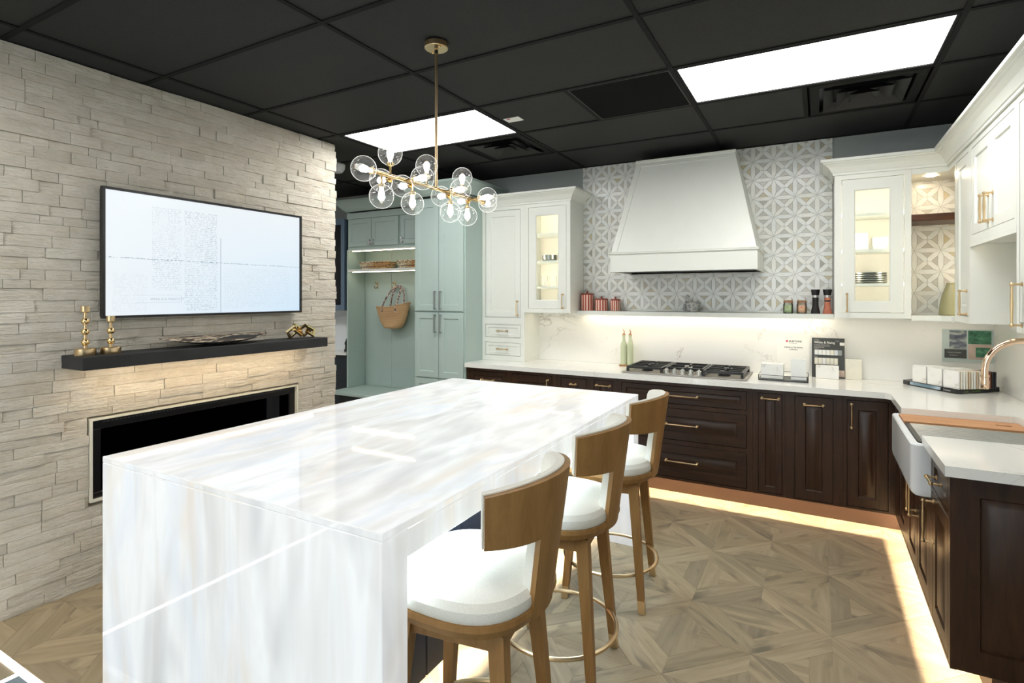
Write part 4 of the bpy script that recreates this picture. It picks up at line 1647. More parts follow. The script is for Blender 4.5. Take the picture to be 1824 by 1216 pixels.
# left: tower standing on the worktop
t = thing('tower_cabinet', 'tall white cabinet with two drawers standing on the worktop', 'cabinet', (-2.58, 4.55, CZT))
x0, x1 = -2.815, -2.358
obj('body', G().box(x0, x1, YU + 0.02, YB - 0.001, CZT + 0.0005, UT), W, t, False)
g = G()
dx0, dx1 = -2.778, -2.400
fr = [(1.315, 2.315), (1.185, 1.285), (1.018, 1.115)]
for a in ((x0, dx0 - 0.002, CZT + 0.0005, UT), (dx1 + 0.002, x1, CZT + 0.0005, UT)):
    g.box(a[0], a[1], YU, YU + 0.02, a[2], a[3])
zz = [CZT + 0.0005, 0.955, 1.078, 1.125, 1.248, 1.315 - 0.002, 2.315 + 0.002, UT]
DR = [(0.957, 1.076), (1.127, 1.246)]
for k in range(0, 8, 2):
    g.box(dx0 - 0.002, dx1 + 0.002, YU, YU + 0.02, zz[k], zz[k + 1])
obj('face_frame', g, W, t, False)
d = obj('door', G().front(FY(YU + 0.02), dx0, dx1, 1.315, 2.315, 0.019, 0.055, 0.008), W, t)
obj('handle', pull(FY(YU + 0.02), dx1 - 0.028, 1.40, 0.13, True, 0.019), M['brass'], d)
for c, e in DR:
    d = obj('drawer', G().front(FY(YU + 0.02), dx0, dx1, c, e, 0.019, 0.026, 0.007), W, t)
    obj('handle', pull(FY(YU + 0.02), (dx0 + dx1) / 2, (c + e) / 2, 0.10, False, 0.019), M['brass'], d)
obj('crown', G().sweep([(x0, YU + 0.001), (x1 - 0.0005, YU + 0.001)], CROWN, -1), W, t, sharp=0.22)

def glass_cabinet(name, label, x0, x1, dx0, dx1, hinge_right, shelves, crown_path, loc):
    t = thing(name, label, 'cabinet', loc)
    th = 0.018
    g = G()
    g.box(x0, x0 + th, YU + 0.02, YB - 0.012, UB, UT)
    g.box(x1 - th, x1, YU + 0.02, YB - 0.012, UB, UT)
    g.box(x0 + th, x1 - th, YU + 0.02, YB - 0.012, UB, UB + 0.03)
    g.box(x0 + th, x1 - th, YU + 0.02, YB - 0.012, UT - 0.03, UT)
    obj('body', g, W, t, False)
    g = G()
    g.box(x0 + th, x1 - th, YB - 0.018, YB - 0.013, UB + 0.03, UT - 0.03)
    obj('back_panel', g, M['cream_inside'], t, False)
    g = G()
    g.box(x0, dx0 - 0.002, YU, YU + 0.02, UB, UT)
    g.box(dx1 + 0.002, x1, YU, YU + 0.02, UB, UT)
    g.box(dx0 - 0.002, dx1 + 0.002, YU, YU + 0.02, UB, UB + 0.036)
    g.box(dx0 - 0.002, dx1 + 0.002, YU, YU + 0.02, UT - 0.045, UT)
    obj('face_frame', g, W, t, False)
    c, e = UB + 0.038, UT - 0.047
    d = obj('door', G().front(FY(YU + 0.02), dx0, dx1, c, e, 0.019, 0.072, 0.005, hole=True), W, t)
    obj('glass_pane', G().box(dx0 + 0.07, dx1 - 0.07, YU + 0.006, YU + 0.009, c + 0.07, e - 0.07), M['pane_glass'], d, False)
    u = dx1 - 0.03 if hinge_right else dx0 + 0.03
    obj('handle', pull(FY(YU + 0.02), u, UB + 0.105, 0.12, True, 0.019), M['brass'], d)
    for z in shelves:
        obj('shelf', G().box(x0 + th, x1 - th, YU + 0.045, YB - 0.019, z - 0.018, z), M['white_paint'], t, False)
    for xx in (x0 + th + 0.002, x1 - th - 0.010):
        obj('light_strip', G().box(xx, xx + 0.008, YU + 0.024, YU + 0.034, UB + 0.05, UT - 0.04), M['led_cab'], t, False)
    obj('light_strip', G().box(x0 + 0.03, x1 - 0.03, YU + 0.12, YU + 0.135, UB - 0.0012, UB - 0.0002), M['led_under_added'], t, False)  # hidden strip added under the cabinet, lifts the splash below
    if crown_path:
        obj('crown', G().sweep(crown_path, CROWN, -1), W, t, sharp=0.22)
    return t
SH = (1.600, 1.835, 2.085)
glass_cabinet('glass_cabinet', 'white wall cabinet with lit glass door left of the hood', -2.3575, -1.900, -2.315, -1.940, True, SH,
              [(-2.3575, YU + 0.001), (-1.900, YU + 0.001), (-1.900, YB - 0.012)], (-2.13, 4.55, UB))
gr = glass_cabinet('glass_cabinet', 'white wall cabinet with lit glass door right of the hood', 0.106, 0.545, 0.150, 0.505, False, SH,
              None, (0.33, 4.55, UB))

# corner unit with the open niche
XU = 0.74
t = thing('corner_cabinet', 'white corner unit with open tiled niche and dark shelf', 'cabinet', (0.80, 4.5, UB))
g = G()
pts = [(0.546, YU), (0.62, YU), (0.70, YU - 0.03), (0.738, YU - 0.10), (0.74, 4.215), (XR - 0.021, 4.215), (XR - 0.021, YB - 0.012), (0.546, YB - 0.012)]
g.prism(pts, 'z', UB - 0.012, UB + 0.022)
obj('bottom_board', g, W, t, False)
g = G()
pts = [(0.546, YU), (XU, YU), (XU, 4.215), (XR - 0.021, 4.215), (XR - 0.021, YB - 0.012), (0.546, YB - 0.012)]
g.prism(pts, 'z', 2.316, UT)
obj('top_board', g, W, t, False)
obj('shelf', G().box(0.549, XR - 0.025, 4.42, YB - 0.012, 2.006, 2.052, 0.001, 1), M['shelf_dark'], t, False, label='dark stained wooden shelf in the niche')
g = G().lathe([(0.0, 2.311), (0.028, 2.311), (0.032, 2.3155)], (0.665, 4.50, 0), 24)
obj('puck_light', g, M['led_puck'], t)
obj('light_strip', G().box(0.93, 0.945, 4.25, 4.265, 1.42, 1.98), M['led_niche_fill'], t, False)  # hidden upright strip, added to warm the lower niche
obj('light_strip', G().box(0.56, 0.95, 4.55, 4.565, UB - 0.0132, UB - 0.0122), M['led_under_added'], t, False)  # added out of sight, brightens the corner splash
# right-hand wall cabinets
R0 = 2.36
def side_cabinet(name, label, y0, y1, z0, doors, body_label=None):
    t = thing(name, label, 'cabinet', (0.9, (y0 + y1) / 2, z0), 'white wall cabinets over the sink')
    obj('body', G().box(XU + 0.02, XR - 0.001, y0, y1, z0, UT), W, t, False)
    g = G()
    lo, hi = min(d[0] for d in doors), max(d[1] for d in doors)
    zb = min(d[2] for d in doors)
    zt = max(d[3] for d in doors)
    g.box(XU, XU + 0.02, y0, lo - 0.002, z0, UT)
    g.box(XU, XU + 0.02, hi + 0.002, y1, z0, UT)
    g.box(XU, XU + 0.02, lo - 0.002, hi + 0.002, z0, zb - 0.002)
    g.box(XU, XU + 0.02, lo - 0.002, hi + 0.002, zt + 0.002, UT)
    obj('face_frame', g, W, t, False)
    for a, b_, c, e, hu, hz, hl in doors:
        d = obj('door', G().front(FX(XU + 0.02), a, b_, c, e, 0.019, 0.055, 0.008), W, t)
        obj('handle', pull(FX(XU + 0.02), hu, hz, hl, True, 0.019, 0.0052, 0.034), M['brass'], d)
    return t
nc = side_cabinet('wall_cabinet', 'narrow full-height white wall cabinet between niche and sink', 3.835, 4.214, UB - 0.004, [(3.878, 4.172, 1.40, 2.318, 3.91, 1.475, 0.13)])
side_cabinet('wall_cabinet', 'short white double-door wall cabinet above the sink', 3.035, 3.834, 1.80, [(3.432, 3.800, 1.845, 2.318, 3.47, 1.945, 0.13), (3.066, 3.428, 1.845, 2.318, 3.39, 1.945, 0.13)])
side_cabinet('wall_cabinet', 'full-height white wall cabinet at the right picture edge', 2.42, 3.034, UB - 0.004, [(2.75, 2.995, 1.40, 2.318, 2.962, 1.475, 0.17)])
obj('light_strip', G().box(XU + 0.15, XU + 0.165, 3.87, 4.18, UB - 0.0052, UB - 0.0042), M['led_under_added'], nc, False)  # added unseen strip, more light on the right-hand splash
sc2 = bpy.data.objects['wall_cabinet.001']
obj('light_rail', G().box(XU, XU + 0.02, 3.036, 3.833, 1.782, 1.7998), W, sc2, False)
obj('light_strip', G().box(XU + 0.021, XU + 0.031, 3.06, 3.80, 1.7955, 1.7995), M['led_sink'], sc2, False)
# crown running from the right glass cabinet round the corner
cr = obj('crown', G().sweep([(0.1045, YB - 0.012), (0.1045, YU - 0.0015), (XU - 0.0015, YU - 0.0015), (XU - 0.0015, 2.42)], CROWN, -1), W, sharp=0.22)
tag(cr, 'white crown moulding turning the corner above the right wall cabinets', 'moulding')

# ------------------------------------------------------------------ hood
t = thing('range_hood', 'large tapered white range hood above the gas cooktop', 'range hood', (-0.92, 4.5, 1.705))
hx0, hx1 = -1.464, -0.372
tx0, tx1 = -1.318, -0.553
HF, TF = 4.20, 4.45
zb0, zb1 = 1.705, 1.845
def rect(x0, x1, y0, z):
    return [(x0, y0, z), (x1, y0, z), (x1, YB - 0.012, z), (x0, YB - 0.012, z)]
g = G()
th = 0.02
g.loft([rect(hx0, hx1, HF, zb0), rect(hx0, hx1, HF, zb1)], True, False)
g.loft([rect(hx0, hx1, HF, zb0), [(hx0 + th, HF + th, zb0), (hx1 - th, HF + th, zb0), (hx1 - th, YB - 0.012, zb0), (hx0 + th, YB - 0.012, zb0)], [(hx0 + th, HF + th, zb1), (hx1 - th, HF + th, zb1), (hx1 - th, YB - 0.012, zb1), (hx0 + th, YB - 0.012, zb1)]], True, False)
obj('skirt', g, W, t, False)
g = G()
g.box(hx0 - 0.012, hx1 + 0.012, HF - 0.012, YB - 0.012, zb1, zb1 + 0.012, 0.003, 1)
g.box(hx0 - 0.004, hx1 + 0.004, HF - 0.004, YB - 0.012, zb1 + 0.012, zb1 + 0.022, 0.003, 1)
obj('ledge', g, W, t)
zc0, zc1 = zb1 + 0.022, 2.615
A = rect(hx0 + 0.008, hx1 - 0.008, HF + 0.01, zc0)
B = rect(tx0, tx1, TF, zc1)
obj('tapered_body', G().loft([A, B]), W, t, False)
def lerp3(p, q, f):
    return tuple(p[i] + (q[i] - p[i]) * f for i in range(3))
# flat corner trim on the front face
n_in = Vector((0, -(zc1 - zc0), -(TF - HF))).normalized()
g = G()
s_ = 0.045
def front_pt(u, v):
    xl = hx0 + 0.008 + (tx0 - hx0 - 0.008) * v
    xr = hx1 - 0.008 + (tx1 - hx1 + 0.008) * v
    return Vector((xl + (xr - xl) * u, HF + 0.01 + (TF - HF - 0.01) * v, zc0 + (zc1 - zc0) * v))
def slab(pts, t_):
    nn = Vector((0, -(zc1 - zc0), (TF - HF))).normalized()
    A_ = [tuple(p + nn * t_) for p in pts]
    B_ = [tuple(p - nn * 0.001) for p in pts]
    g.loft([B_, A_])
slab([front_pt(0, 0), front_pt(s_ / 1.07, 0), front_pt(s_ / 0.76, 1), front_pt(0, 1)], 0.006)
slab([front_pt(1 - s_ / 1.07, 0), front_pt(1, 0), front_pt(1, 1), front_pt(1 - s_ / 0.76, 1)], 0.006)
slab([front_pt(s_ / 0.77, 0.955), front_pt(1 - s_ / 0.77, 0.955), front_pt(1 - s_ / 0.76, 1), front_pt(s_ / 0.76, 1)], 0.006)
obj('front_trim', g, W, t, False)
obj('top_moulding', G().box(tx0 - 0.008, tx1 + 0.008, TF - 0.012, YB - 0.012, zc1, zc1 + 0.022, 0.003, 1), W, t)
obj('filter_insert', G().box(hx0 + 0.03, hx1 - 0.03, HF + 0.03, YB - 0.03, zb0 + 0.01, zb0 + 0.03), M['black_iron'], t, False)

# ------------------------------------------------------------------ shelf with strip light
t = thing('floating_shelf', 'long white floating shelf with warm strip light below the hood', 'shelf', (-0.9, 4.63, 1.345))
obj('board', G().box(-1.899, 0.1055, 4.55, YSPL + 0.009, 1.361, 1.381, 0.002, 1), W, t, False)
obj('front_lip', G().box(-1.899, 0.1055, 4.545, 4.5498, 1.345, 1.381, 0.001, 1), W, t, False)
obj('light_strip', G().box(-1.87, 0.08, 4.60, 4.615, 1.3555, 1.3605), M['led_shelf'], t, False)
# ------------------------------------------------------------------ right-hand base run with the sink
XF = 0.43
YE = 2.53
def run_unit(label, y0, y1, zt, fronts, end_panel=False):
    t = thing('base_cabinet', label, 'cabinet', (0.75, (y0 + y1) / 2, 0.135), 'dark base cabinets under the sink worktop')
    g = G().box(XF + 0.02, XR - 0.001, y0 + 0.0005 + (0.02 if end_panel else 0), y1 - 0.0005, 0.24, zt)
    g.box(XF + 0.0197, XF + 0.032, y0 + 0.0005 + (0.02 if end_panel else 0), y1 - 0.0005, 0.1355, 0.2395)
    obj('body', g, M['walnut'], t, False)
    g = G()
    lo, hi = min(f[1] for f in fronts), max(f[2] for f in fronts)
    g.box(XF, XF + 0.0195, y0 + 0.0005, lo - 0.002, 0.135, zt)
    g.box(XF, XF + 0.0195, hi + 0.002, y1 - 0.0005, 0.135, zt)
    zs = sorted(set((f[3], f[4]) for f in fronts))
    ed = [0.135] + [v for p in zs for v in p] + [zt]
    for k in range(0, len(ed), 2):
        a, b_ = ed[k] + (0.0 if k == 0 else 0.002), ed[k + 1] - (0.002 if k + 2 < len(ed) else 0.0)
        if b_ > a:
            g.box(XF, XF + 0.0195, lo - 0.002, hi + 0.002, a, b_)
    obj('face_frame', g, M['walnut'], t, False)
    for kind, a, b_, c, d, hnd in fronts:
        fr = min(0.06, (d - c) * 0.27, (b_ - a) * 0.27)
        fo_ = obj('drawer' if kind == 'w' else 'door', G().front(FX(XF + 0.0195), a, b_, c, d, 0.0195, fr, 0.008, 0.012 if min(b_ - a, d - c) > 0.15 else 0.0), M['walnut'], t)
        if hnd:
            obj('handle', pull(FX(XF + 0.0195), *hnd, 0.02, 0.0052, 0.036), M['brass'], fo_)
    return t
run_unit('dark corner filler cabinet between the back run and the sink', 3.645, 4.128, CZT - WT - 0.001, [('d', 3.68, 3.98, ZB, 0.838, None)])
run_unit('dark double-door cabinet under the white apron sink', 2.915, 3.644, 0.635, [('d', 3.285, 3.60, ZB, 0.615, (3.325, 0.52, 0.15, True)), ('d', 2.955, 3.281, ZB, 0.615, (3.243, 0.52, 0.15, True))])
t = run_unit('dark end cabinet with one drawer at the near end of the sink run', YE, 2.914, CZT - WT - 0.001, [('w', 2.565, 2.88, 0.70, 0.838, (2.72, 0.77, 0.10, False)), ('d', 2.565, 2.88, ZB, 0.68, (2.85, 0.56, 0.17, True))], True)
g = G().front(FY(YE + 0.02), XF + 0.0005, XR - 0.001, 0.135, CZT - WT - 0.001, 0.02, 0.085, 0.010, 0.018)
obj('end_panel', g, M['walnut'], t)
t = thing('toe_kick_board', 'toe kick with warm strip light below the sink run', 'toe kick', (0.6, 3.3, 0))
obj('board', G().box(0.565, 0.585, 2.60, 4.264, 0.0, 0.238), M['toe_board'], t, False)
obj('board', G().box(0.5855, 1.03, 2.60, 2.62, 0.0, 0.238), M['toe_board'], t, False)
obj('light_strip', G().box(0.525, 0.543, 2.58, 4.22, 0.2335, 0.2385), M['led_toe'], t, False)

# apron-front sink
t = thing('apron_sink', 'white porcelain apron-front sink projecting from the dark cabinets', 'sink', (0.62, 3.275, 0.64))
def rr(x0, x1, y0, y1, r, z, n=5):
    P = []
    for cx, cy, a0 in ((x1 - r, y0 + r, -PI / 2), (x1 - r, y1 - r, 0), (x0 + r, y1 - r, PI / 2), (x0 + r, y0 + r, PI)):
        for k in range(n + 1):
            a = a0 + PI / 2 * k / n
            P.append((cx + r * math.cos(a), cy + r * math.sin(a), z))
    return P
sx0, sx1, sy0, sy1 = 0.360, 0.93, 2.9155, 3.6435
g = G()
rim = CZT - WT - 0.0015
g.loft([rr(sx0 + 0.012, sx1, sy0 + 0.004, sy1 - 0.004, 0.03, 0.640), rr(sx0 + 0.003, sx1, sy0, sy1, 0.035, 0.650), rr(sx0, sx1, sy0, sy1, 0.035, 0.67), rr(sx0, sx1, sy0, sy1, 0.035, rim - 0.006), rr(sx0 + 0.004, sx1 - 0.004, sy0 + 0.004, sy1 - 0.004, 0.033, rim),
        rr(sx0 + 0.026, sx1 - 0.026, sy0 + 0.022, sy1 - 0.022, 0.03, rim), rr(sx0 + 0.028, sx1 - 0.028, sy0 + 0.024, sy1 - 0.024, 0.03, rim - 0.012), rr(sx0 + 0.036, sx1 - 0.036, sy0 + 0.032, sy1 - 0.032, 0.03, rim - 0.0125), rr(sx0 + 0.045, sx1 - 0.045, sy0 + 0.042, sy1 - 0.042, 0.03, 0.69), rr(sx0 + 0.10, sx1 - 0.10, sy0 + 0.10, sy1 - 0.10, 0.03, 0.675)])
obj('basin', g, M['porcelain'], t)
obj('drain', G().lathe([(0.0, 0.676), (0.04, 0.676), (0.042, 0.6795), (0.0, 0.679)], (0.66, 3.27, 0), 20), M['steel'], t)
# cutting board and roll-up rack lying in the sink
t = thing('cutting_board', 'reddish brown wooden cutting board bridging the sink', 'cutting board', (0.62, 3.50, rim - 0.012))
g = G()
bz0, bz1 = rim - 0.0118, rim + 0.008
bx0, bx1, by0, by1 = 0.390, 0.881, 3.392, 3.588
hx0_, hx1_, hy0_, hy1_ = 0.775, 0.835, 3.478, 3.508
g.box(bx0, hx0_, by0, by1, bz0, bz1)
g.box(hx1_, bx1, by0, by1, bz0, bz1)
g.box(hx0_, hx1_, by0, hy0_, bz0, bz1)
g.box(hx0_, hx1_, hy1_, by1, bz0, bz1)
obj('plank', g, M['board_wood'], t, False)
t = thing('drying_rack', 'steel roll-up drying rack over the sink beside the board', 'drying rack', (0.62, 3.17, rim - 0.012))
for k in range(13):
    yy = 2.978 + k * 0.0333
    obj('rod', G().tube([(0.395, yy, rim - 0.004), (0.881, yy, rim - 0.004)], 0.005, 8), M['steel'], t)
for xx in (0.393, 0.862):
    obj('end_strip', G().box(xx, xx + 0.020, 2.966, 3.388, rim - 0.0105, rim + 0.002, 0.002, 1), M['black_plastic'], t, False)
# faucet
t = thing('faucet', 'polished rose gold gooseneck kitchen faucet behind the sink', 'faucet', (0.975, 3.30, CZT))
bx, by = 0.975, 3.30
obj('base', G().lathe([(0.0, CZT + 0.0005), (0.027, CZT + 0.0005), (0.027, CZT + 0.008), (0.020, CZT + 0.014), (0.018, CZT + 0.10), (0.0, CZT + 0.10)], (bx, by, 0), 24), M['rose_gold'], t)
r_ = 0.142
P = [(bx, by, CZT + 0.09), (bx, by, 1.165)]
for k in range(1, 15):
    a = PI * k / 14
    P.append((bx - r_ + r_ * math.cos(a), by, 1.165 + r_ * math.sin(a)))
P.append((bx - 2 * r_, by, 1.13))
obj('spout', G().tube(P, 0.0135, 16), M['rose_gold'], t)
xe = bx - 2 * r_
obj('spray_head', G().lathe([(0.0, 1.075), (0.014, 1.075), (0.016, 1.08), (0.0175, 1.11), (0.015, 1.118), (0.015, 1.128), (0.0175, 1.132), (0.0175, 1.142), (0.0, 1.142)], (xe, by, 0), 20), M['rose_gold'], t)
obj('lever', G().tube([(bx, by - 0.015, CZT + 0.07), (bx, by - 0.055, CZT + 0.085), (bx, by - 0.11, CZT + 0.12)], [0.009, 0.007, 0.005], 10), M['rose_gold'], t)

# ------------------------------------------------------------------ mint cabinets
MI = M['mint_paint']
MC = [(0.0, 2.457), (0.006, 2.457), (0.012, 2.465), (0.03, 2.475), (0.05, 2.50), (0.085, 2.535), (0.105, 2.550), (0.115, 2.553), (0.115, 2.572), (0.0, 2.572)]
YT = 4.10
t = thing('pantry_cabinet', 'tall mint green pantry cabinet with four visible doors', 'cabinet', (-3.11, 4.4, 0))
x0, x1 = -3.404, -2.8165
obj('body', G().box(x0, x1, YT + 0.021, YB - 0.001, 0.0, 2.44), MI, t, False)
xm = (x0 + x1) / 2
for a, b_, hu in ((x0 + 0.012, xm - 0.0015, xm - 0.03), (xm + 0.0015, x1 - 0.012, xm + 0.03)):
    for c, d_, hz in ((1.372, 2.41, 1.475), (0.745, 1.360, 1.255)):
        dd = obj('door', G().front(FY(YT + 0.0205), a, b_, c, d_, 0.0205, 0.055, 0.009), MI, t)
        g = G()
        F = FY(YT + 0.0205)
        for z in (hz - 0.08, hz + 0.08):
            p = F(hu, z, 0.0205)
            g.box(p[0] - 0.007, p[0] + 0.007, p[1] - 0.032, p[1], z - 0.006, z + 0.006)
        p = F(hu, hz, 0.0205 + 0.026)
        g.box(p[0] - 0.006, p[0] + 0.006, p[1] - 0.008, p[1], hz - 0.086, hz + 0.086)
        obj('handle', g, M['nickel'], dd, False)
    for c, d_ in ((0.45, 0.733), (0.12, 0.438)):
        obj('drawer', G().front(FY(YT + 0.0205), a, b_, c, d_, 0.0205, 0.05, 0.009), MI, t)
obj('crown', G().sweep([(x0, 4.36), (x0, YT + 0.001), (x1, YT + 0.001), (x1, YB - 0.002)], MC, -1), MI, t, sharp=0.22)

YLK = 4.44
lx0, lx1 = -4.65, -3.4045
t = thing('hall_locker', 'mint green bench locker with open shelf and coat hooks', 'locker', (-4.03, 4.5, 0))
obj('side_panel', G().box(lx0, lx0 + 0.02, YLK, YB - 0.021, 0.481, 2.03), MI, t, False)
nb = 3
for k in range(nb):
    a = lx0 + 0.02 + (lx1 - lx0 - 0.02) * k / nb
    c = lx0 + 0.02 + (lx1 - lx0 - 0.02) * (k + 1) / nb
    obj('back_board', G().box(a + 0.001, c - 0.001, YB - 0.02, YB - 0.001, 0.481, 2.03, 0.002, 1), MI, t, False)
obj('upper_box', G().box(lx0, lx1, YLK + 0.021, YB - 0.001, 2.031, 2.44), MI, t, False)
obj('light_rail', G().box(lx0 + 0.021, lx1, YLK, YLK + 0.02, 2.018, 2.0305), M['white_paint'], t, False)
obj('shelf', G().box(lx0 + 0.021, lx1, YLK + 0.005, YB - 0.021, 1.785, 1.810, 0.002, 1), MI, t, False)
obj('shelf_edge', G().box(lx0 + 0.021, lx1, YLK - 0.002, YLK + 0.0045, 1.783, 1.812), M['white_paint'], t, False)
for z in (2.0125, 1.780):
    obj('light_strip', G().box(lx0 + 0.06, lx1 - 0.02, YLK + 0.024, YLK + 0.036, z - 0.001, z + 0.0045), M['led_niche'], t, False)
obj('bench_top', G().box(-4.66, lx1, 4.185, YB - 0.001, 0.45, 0.480, 0.003, 1), MI, t, False)
obj('bench_base', G().box(-4.62, lx1, 4.30, YB - 0.001, 0.0, 0.4495), M['dark_base'], t, False)
for a, b_, hu in ((-4.631, -4.284, -4.308), (-4.280, -3.900, -4.256), (-3.869, -3.49, -3.845)):
    dd = obj('door', G().front(FY(YLK + 0.0205), a, b_, 2.062, 2.372, 0.0205, 0.05, 0.009), MI, t)
    p = FY(YLK + 0.0205)(hu, 2.105, 0.0205)
    g = G()
    g.box(p[0] - 0.016, p[0] + 0.016, p[1] - 0.006, p[1], 2.078, 2.132)
    g.box(p[0] - 0.014, p[0] + 0.014, p[1] - 0.022, p[1] - 0.006, 2.120, 2.132)
    g.box(p[0] - 0.014, p[0] + 0.014, p[1] - 0.022, p[1] - 0.006, 2.078, 2.090)
    obj('handle', g, M['nickel'], dd, False)
obj('top_rail', G().box(lx0, lx1, YLK, YLK + 0.0205, 2.375, 2.44), MI, t, False)
obj('crown', G().sweep([(lx0, YB - 0.002), (lx0, YLK + 0.001), (-3.522, YLK + 0.001)], MC, -1), MI, t, sharp=0.22)
for hx in (-4.432, -4.17):
    g = G()
    g.box(hx - 0.010, hx + 0.010, YB - 0.027, YB - 0.0205, 1.60, 1.675, 0.002, 1)
    g.tube([(hx, YB - 0.028, 1.655), (hx, YB - 0.055, 1.66), (hx, YB - 0.062, 1.675)], 0.006, 8)
    g.tube([(hx, YB - 0.028, 1.615), (hx, YB - 0.06, 1.60), (hx, YB - 0.075, 1.615), (hx, YB - 0.078, 1.63)], 0.006, 8)
    obj('hook', g, M['brass'], t)
# baskets
def basket(label, x0, x1, y0, y1, z, h):
    t = thing('woven_basket', label, 'basket', ((x0 + x1) / 2, (y0 + y1) / 2, z), 'baskets on the locker shelf')
    i = 0.025
    rows = 5
    for k in range(rows):
        f0, f1 = k / rows, (k + 1) / rows
        g = G()
        def R_(f, e):
            s = i * (1 - f) + e
            return rr(x0 + s, x1 - s, y0 + s, y1 - s, 0.02, z + 0.0008 + h * f, 4)
        g.loft([R_(f0, 0.002), R_(f0 + 0.04, -0.002), R_((f0 + f1) / 2, -0.004), R_(f1 - 0.04, -0.002), R_(f1, 0.002), R_(f1, 0.014), R_(f0, 0.016), R_(f0, 0.002)], True, False)
        obj('woven_row', g, M['basket_weave'], t)
    obj('bottom', G().prism([(p[0], p[1]) for p in rr(x0 + i + 0.004, x1 - i - 0.004, y0 + i + 0.004, y1 - i - 0.004, 0.02, 0, 4)], 'z', z + 0.0006, z + 0.008), M['basket_weave'], t)
    return t
basket('low woven seagrass basket at the left of the locker shelf', -4.53, -4.09, 4.49, 4.66, 1.811, 0.082)
basket('second woven basket on the locker shelf, half hidden by the pantry', -3.975, -3.56, 4.49, 4.66, 1.811, 0.086)
# straw bag
t = thing('straw_bag', 'straw tote bag with patterned wrapped handles hanging on a hook', 'bag', (-4.12, 4.61, 1.155))
n = 40
bcx, bcy = -4.118, 4.605
def bag_ring(f):
    z = 1.157 + 0.235 * f
    w = 0.135 + 0.105 * f ** 0.8 - (0.03 * (1 - f) ** 6)
    d_ = 0.055 + 0.012 * f
    R_ = []
    for k in range(n):
        a = 2 * PI * k / n
        x = w * math.copysign(abs(math.cos(a)) ** 0.8, math.cos(a))
        y = d_ * math.sin(a)
        if math.sin(a) < 0:
            y += 0.022 * math.exp(-((x / 0.10) ** 2)) * math.exp(-((f - 0.45) / 0.25) ** 2)
        dz = (0.035 * (x / 0.24) ** 2 + 0.035 * (x / 0.24)) * f
        R_.append((bcx + x, bcy + y, z + dz * 0.7))
    return R_
g = G().loft([bag_ring(f / 9) for f in range(10)], True, False)
g.face([v for v in g.bm.verts][:n])
obj('body', g, M['straw'], t, sharp=2.0)
g = G().tube([(p[0], p[1], p[2] + 0.002) for p in bag_ring(1.0)], 0.006, 6, True)
obj('rim', g, M['straw'], t)
for s, yy, mx in ((-1, bcy - 0.060, 0), (1, bcy + 0.054, 0.02)):
    P = []
    for k in range(17):
        a = PI * k / 16
        x = 0.095 * math.cos(a) + mx
        top = 1.635 - 1.40
        P.append((bcx - 0.01 + x + 0.035 * math.sin(a), yy + (4.662 - yy) * math.sin(a) ** 0.8, 1.39 + top * math.sin(a) ** 0.75))
    P = [(P[0][0], P[0][1], P[0][2] - 0.055)] + P + [(P[-1][0], P[-1][1], P[-1][2] - 0.055)]
    obj('handle', G().tube(P, 0.0085, 8), M['wrapped_rope'], t)

# ------------------------------------------------------------------ glimpse left of the locker
g = G()
g.prism([(-5.9, 4.20), (-4.668, 4.44), (-4.668, YB - 0.001), (-5.9, YB - 0.001)], 'z', 0.845, 0.872)
t = thing('display_counter', 'white-topped dark counter glimpsed between stone wall and locker', 'counter', (-5.2, 4.5, 0))
obj('top', g, M['quartz_top'], t, False)
g = G()
g.prism([(-5.88, 4.24), (-4.672, 4.475), (-4.672, YB - 0.001), (-5.88, YB - 0.001)], 'z', 0.0, 0.844)
obj('base', g, M['dark_base'], t, False)
obj('white_splash', G().box(-5.9, -4.6515, YB - 0.012, YB - 0.0005, 0.8725, 1.345), M['white_wall'], t, False)
t = thing('glass_cabinet', 'blue-grey wall cabinet with glass door beside the locker', 'cabinet', (-5.0, 4.6, 1.35))
x0, x1, yf = -5.25, -4.70, 4.45
g = G()
g.box(x0, x0 + 0.018, yf + 0.02, YB - 0.001, 1.35, 2.39)
g.box(x1 - 0.018, x1, yf + 0.02, YB - 0.001, 1.35, 2.39)
g.box(x0 + 0.018, x1 - 0.018, yf + 0.02, YB - 0.001, 1.35, 1.37)
g.box(x0 + 0.018, x1 - 0.018, yf + 0.02, YB - 0.001, 2.37, 2.39)
g.box(x0 + 0.018, x1 - 0.018, YB - 0.012, YB - 0.001, 1.37, 2.37)
obj('body', g, M['blue_paint'], t, False)
d = obj('door', G().front(FY(yf + 0.0195), x0, x1, 1.35, 2.39, 0.0195, 0.055, 0.006, hole=True), M['blue_paint'], t)
obj('glass_pane', G().box(x0 + 0.055, x1 - 0.055, yf + 0.007, yf + 0.010, 1.405, 2.335), M['dark_glass'], d, False)
for z in (1.62, 1.92, 2.16):
    obj('shelf', G().box(x0 + 0.019, x1 - 0.019, yf + 0.03, YB - 0.013, z, z + 0.018), M['blue_paint'], t, False)
g = G().lathe([(0.0, 0.8725), (0.032, 0.8725), (0.033, 0.885), (0.022, 0.915), (0.020, 0.94), (0.027, 0.96), (0.024, 0.985), (0.012, 0.998), (0.014, 1.01), (0.006, 1.022), (0.0, 1.023)], (-4.775, 4.56, 0), 20)
tag(obj('pepper_mill', g, M['black_plastic']), 'small black turned mill on the counter beside the locker', 'pepper mill')
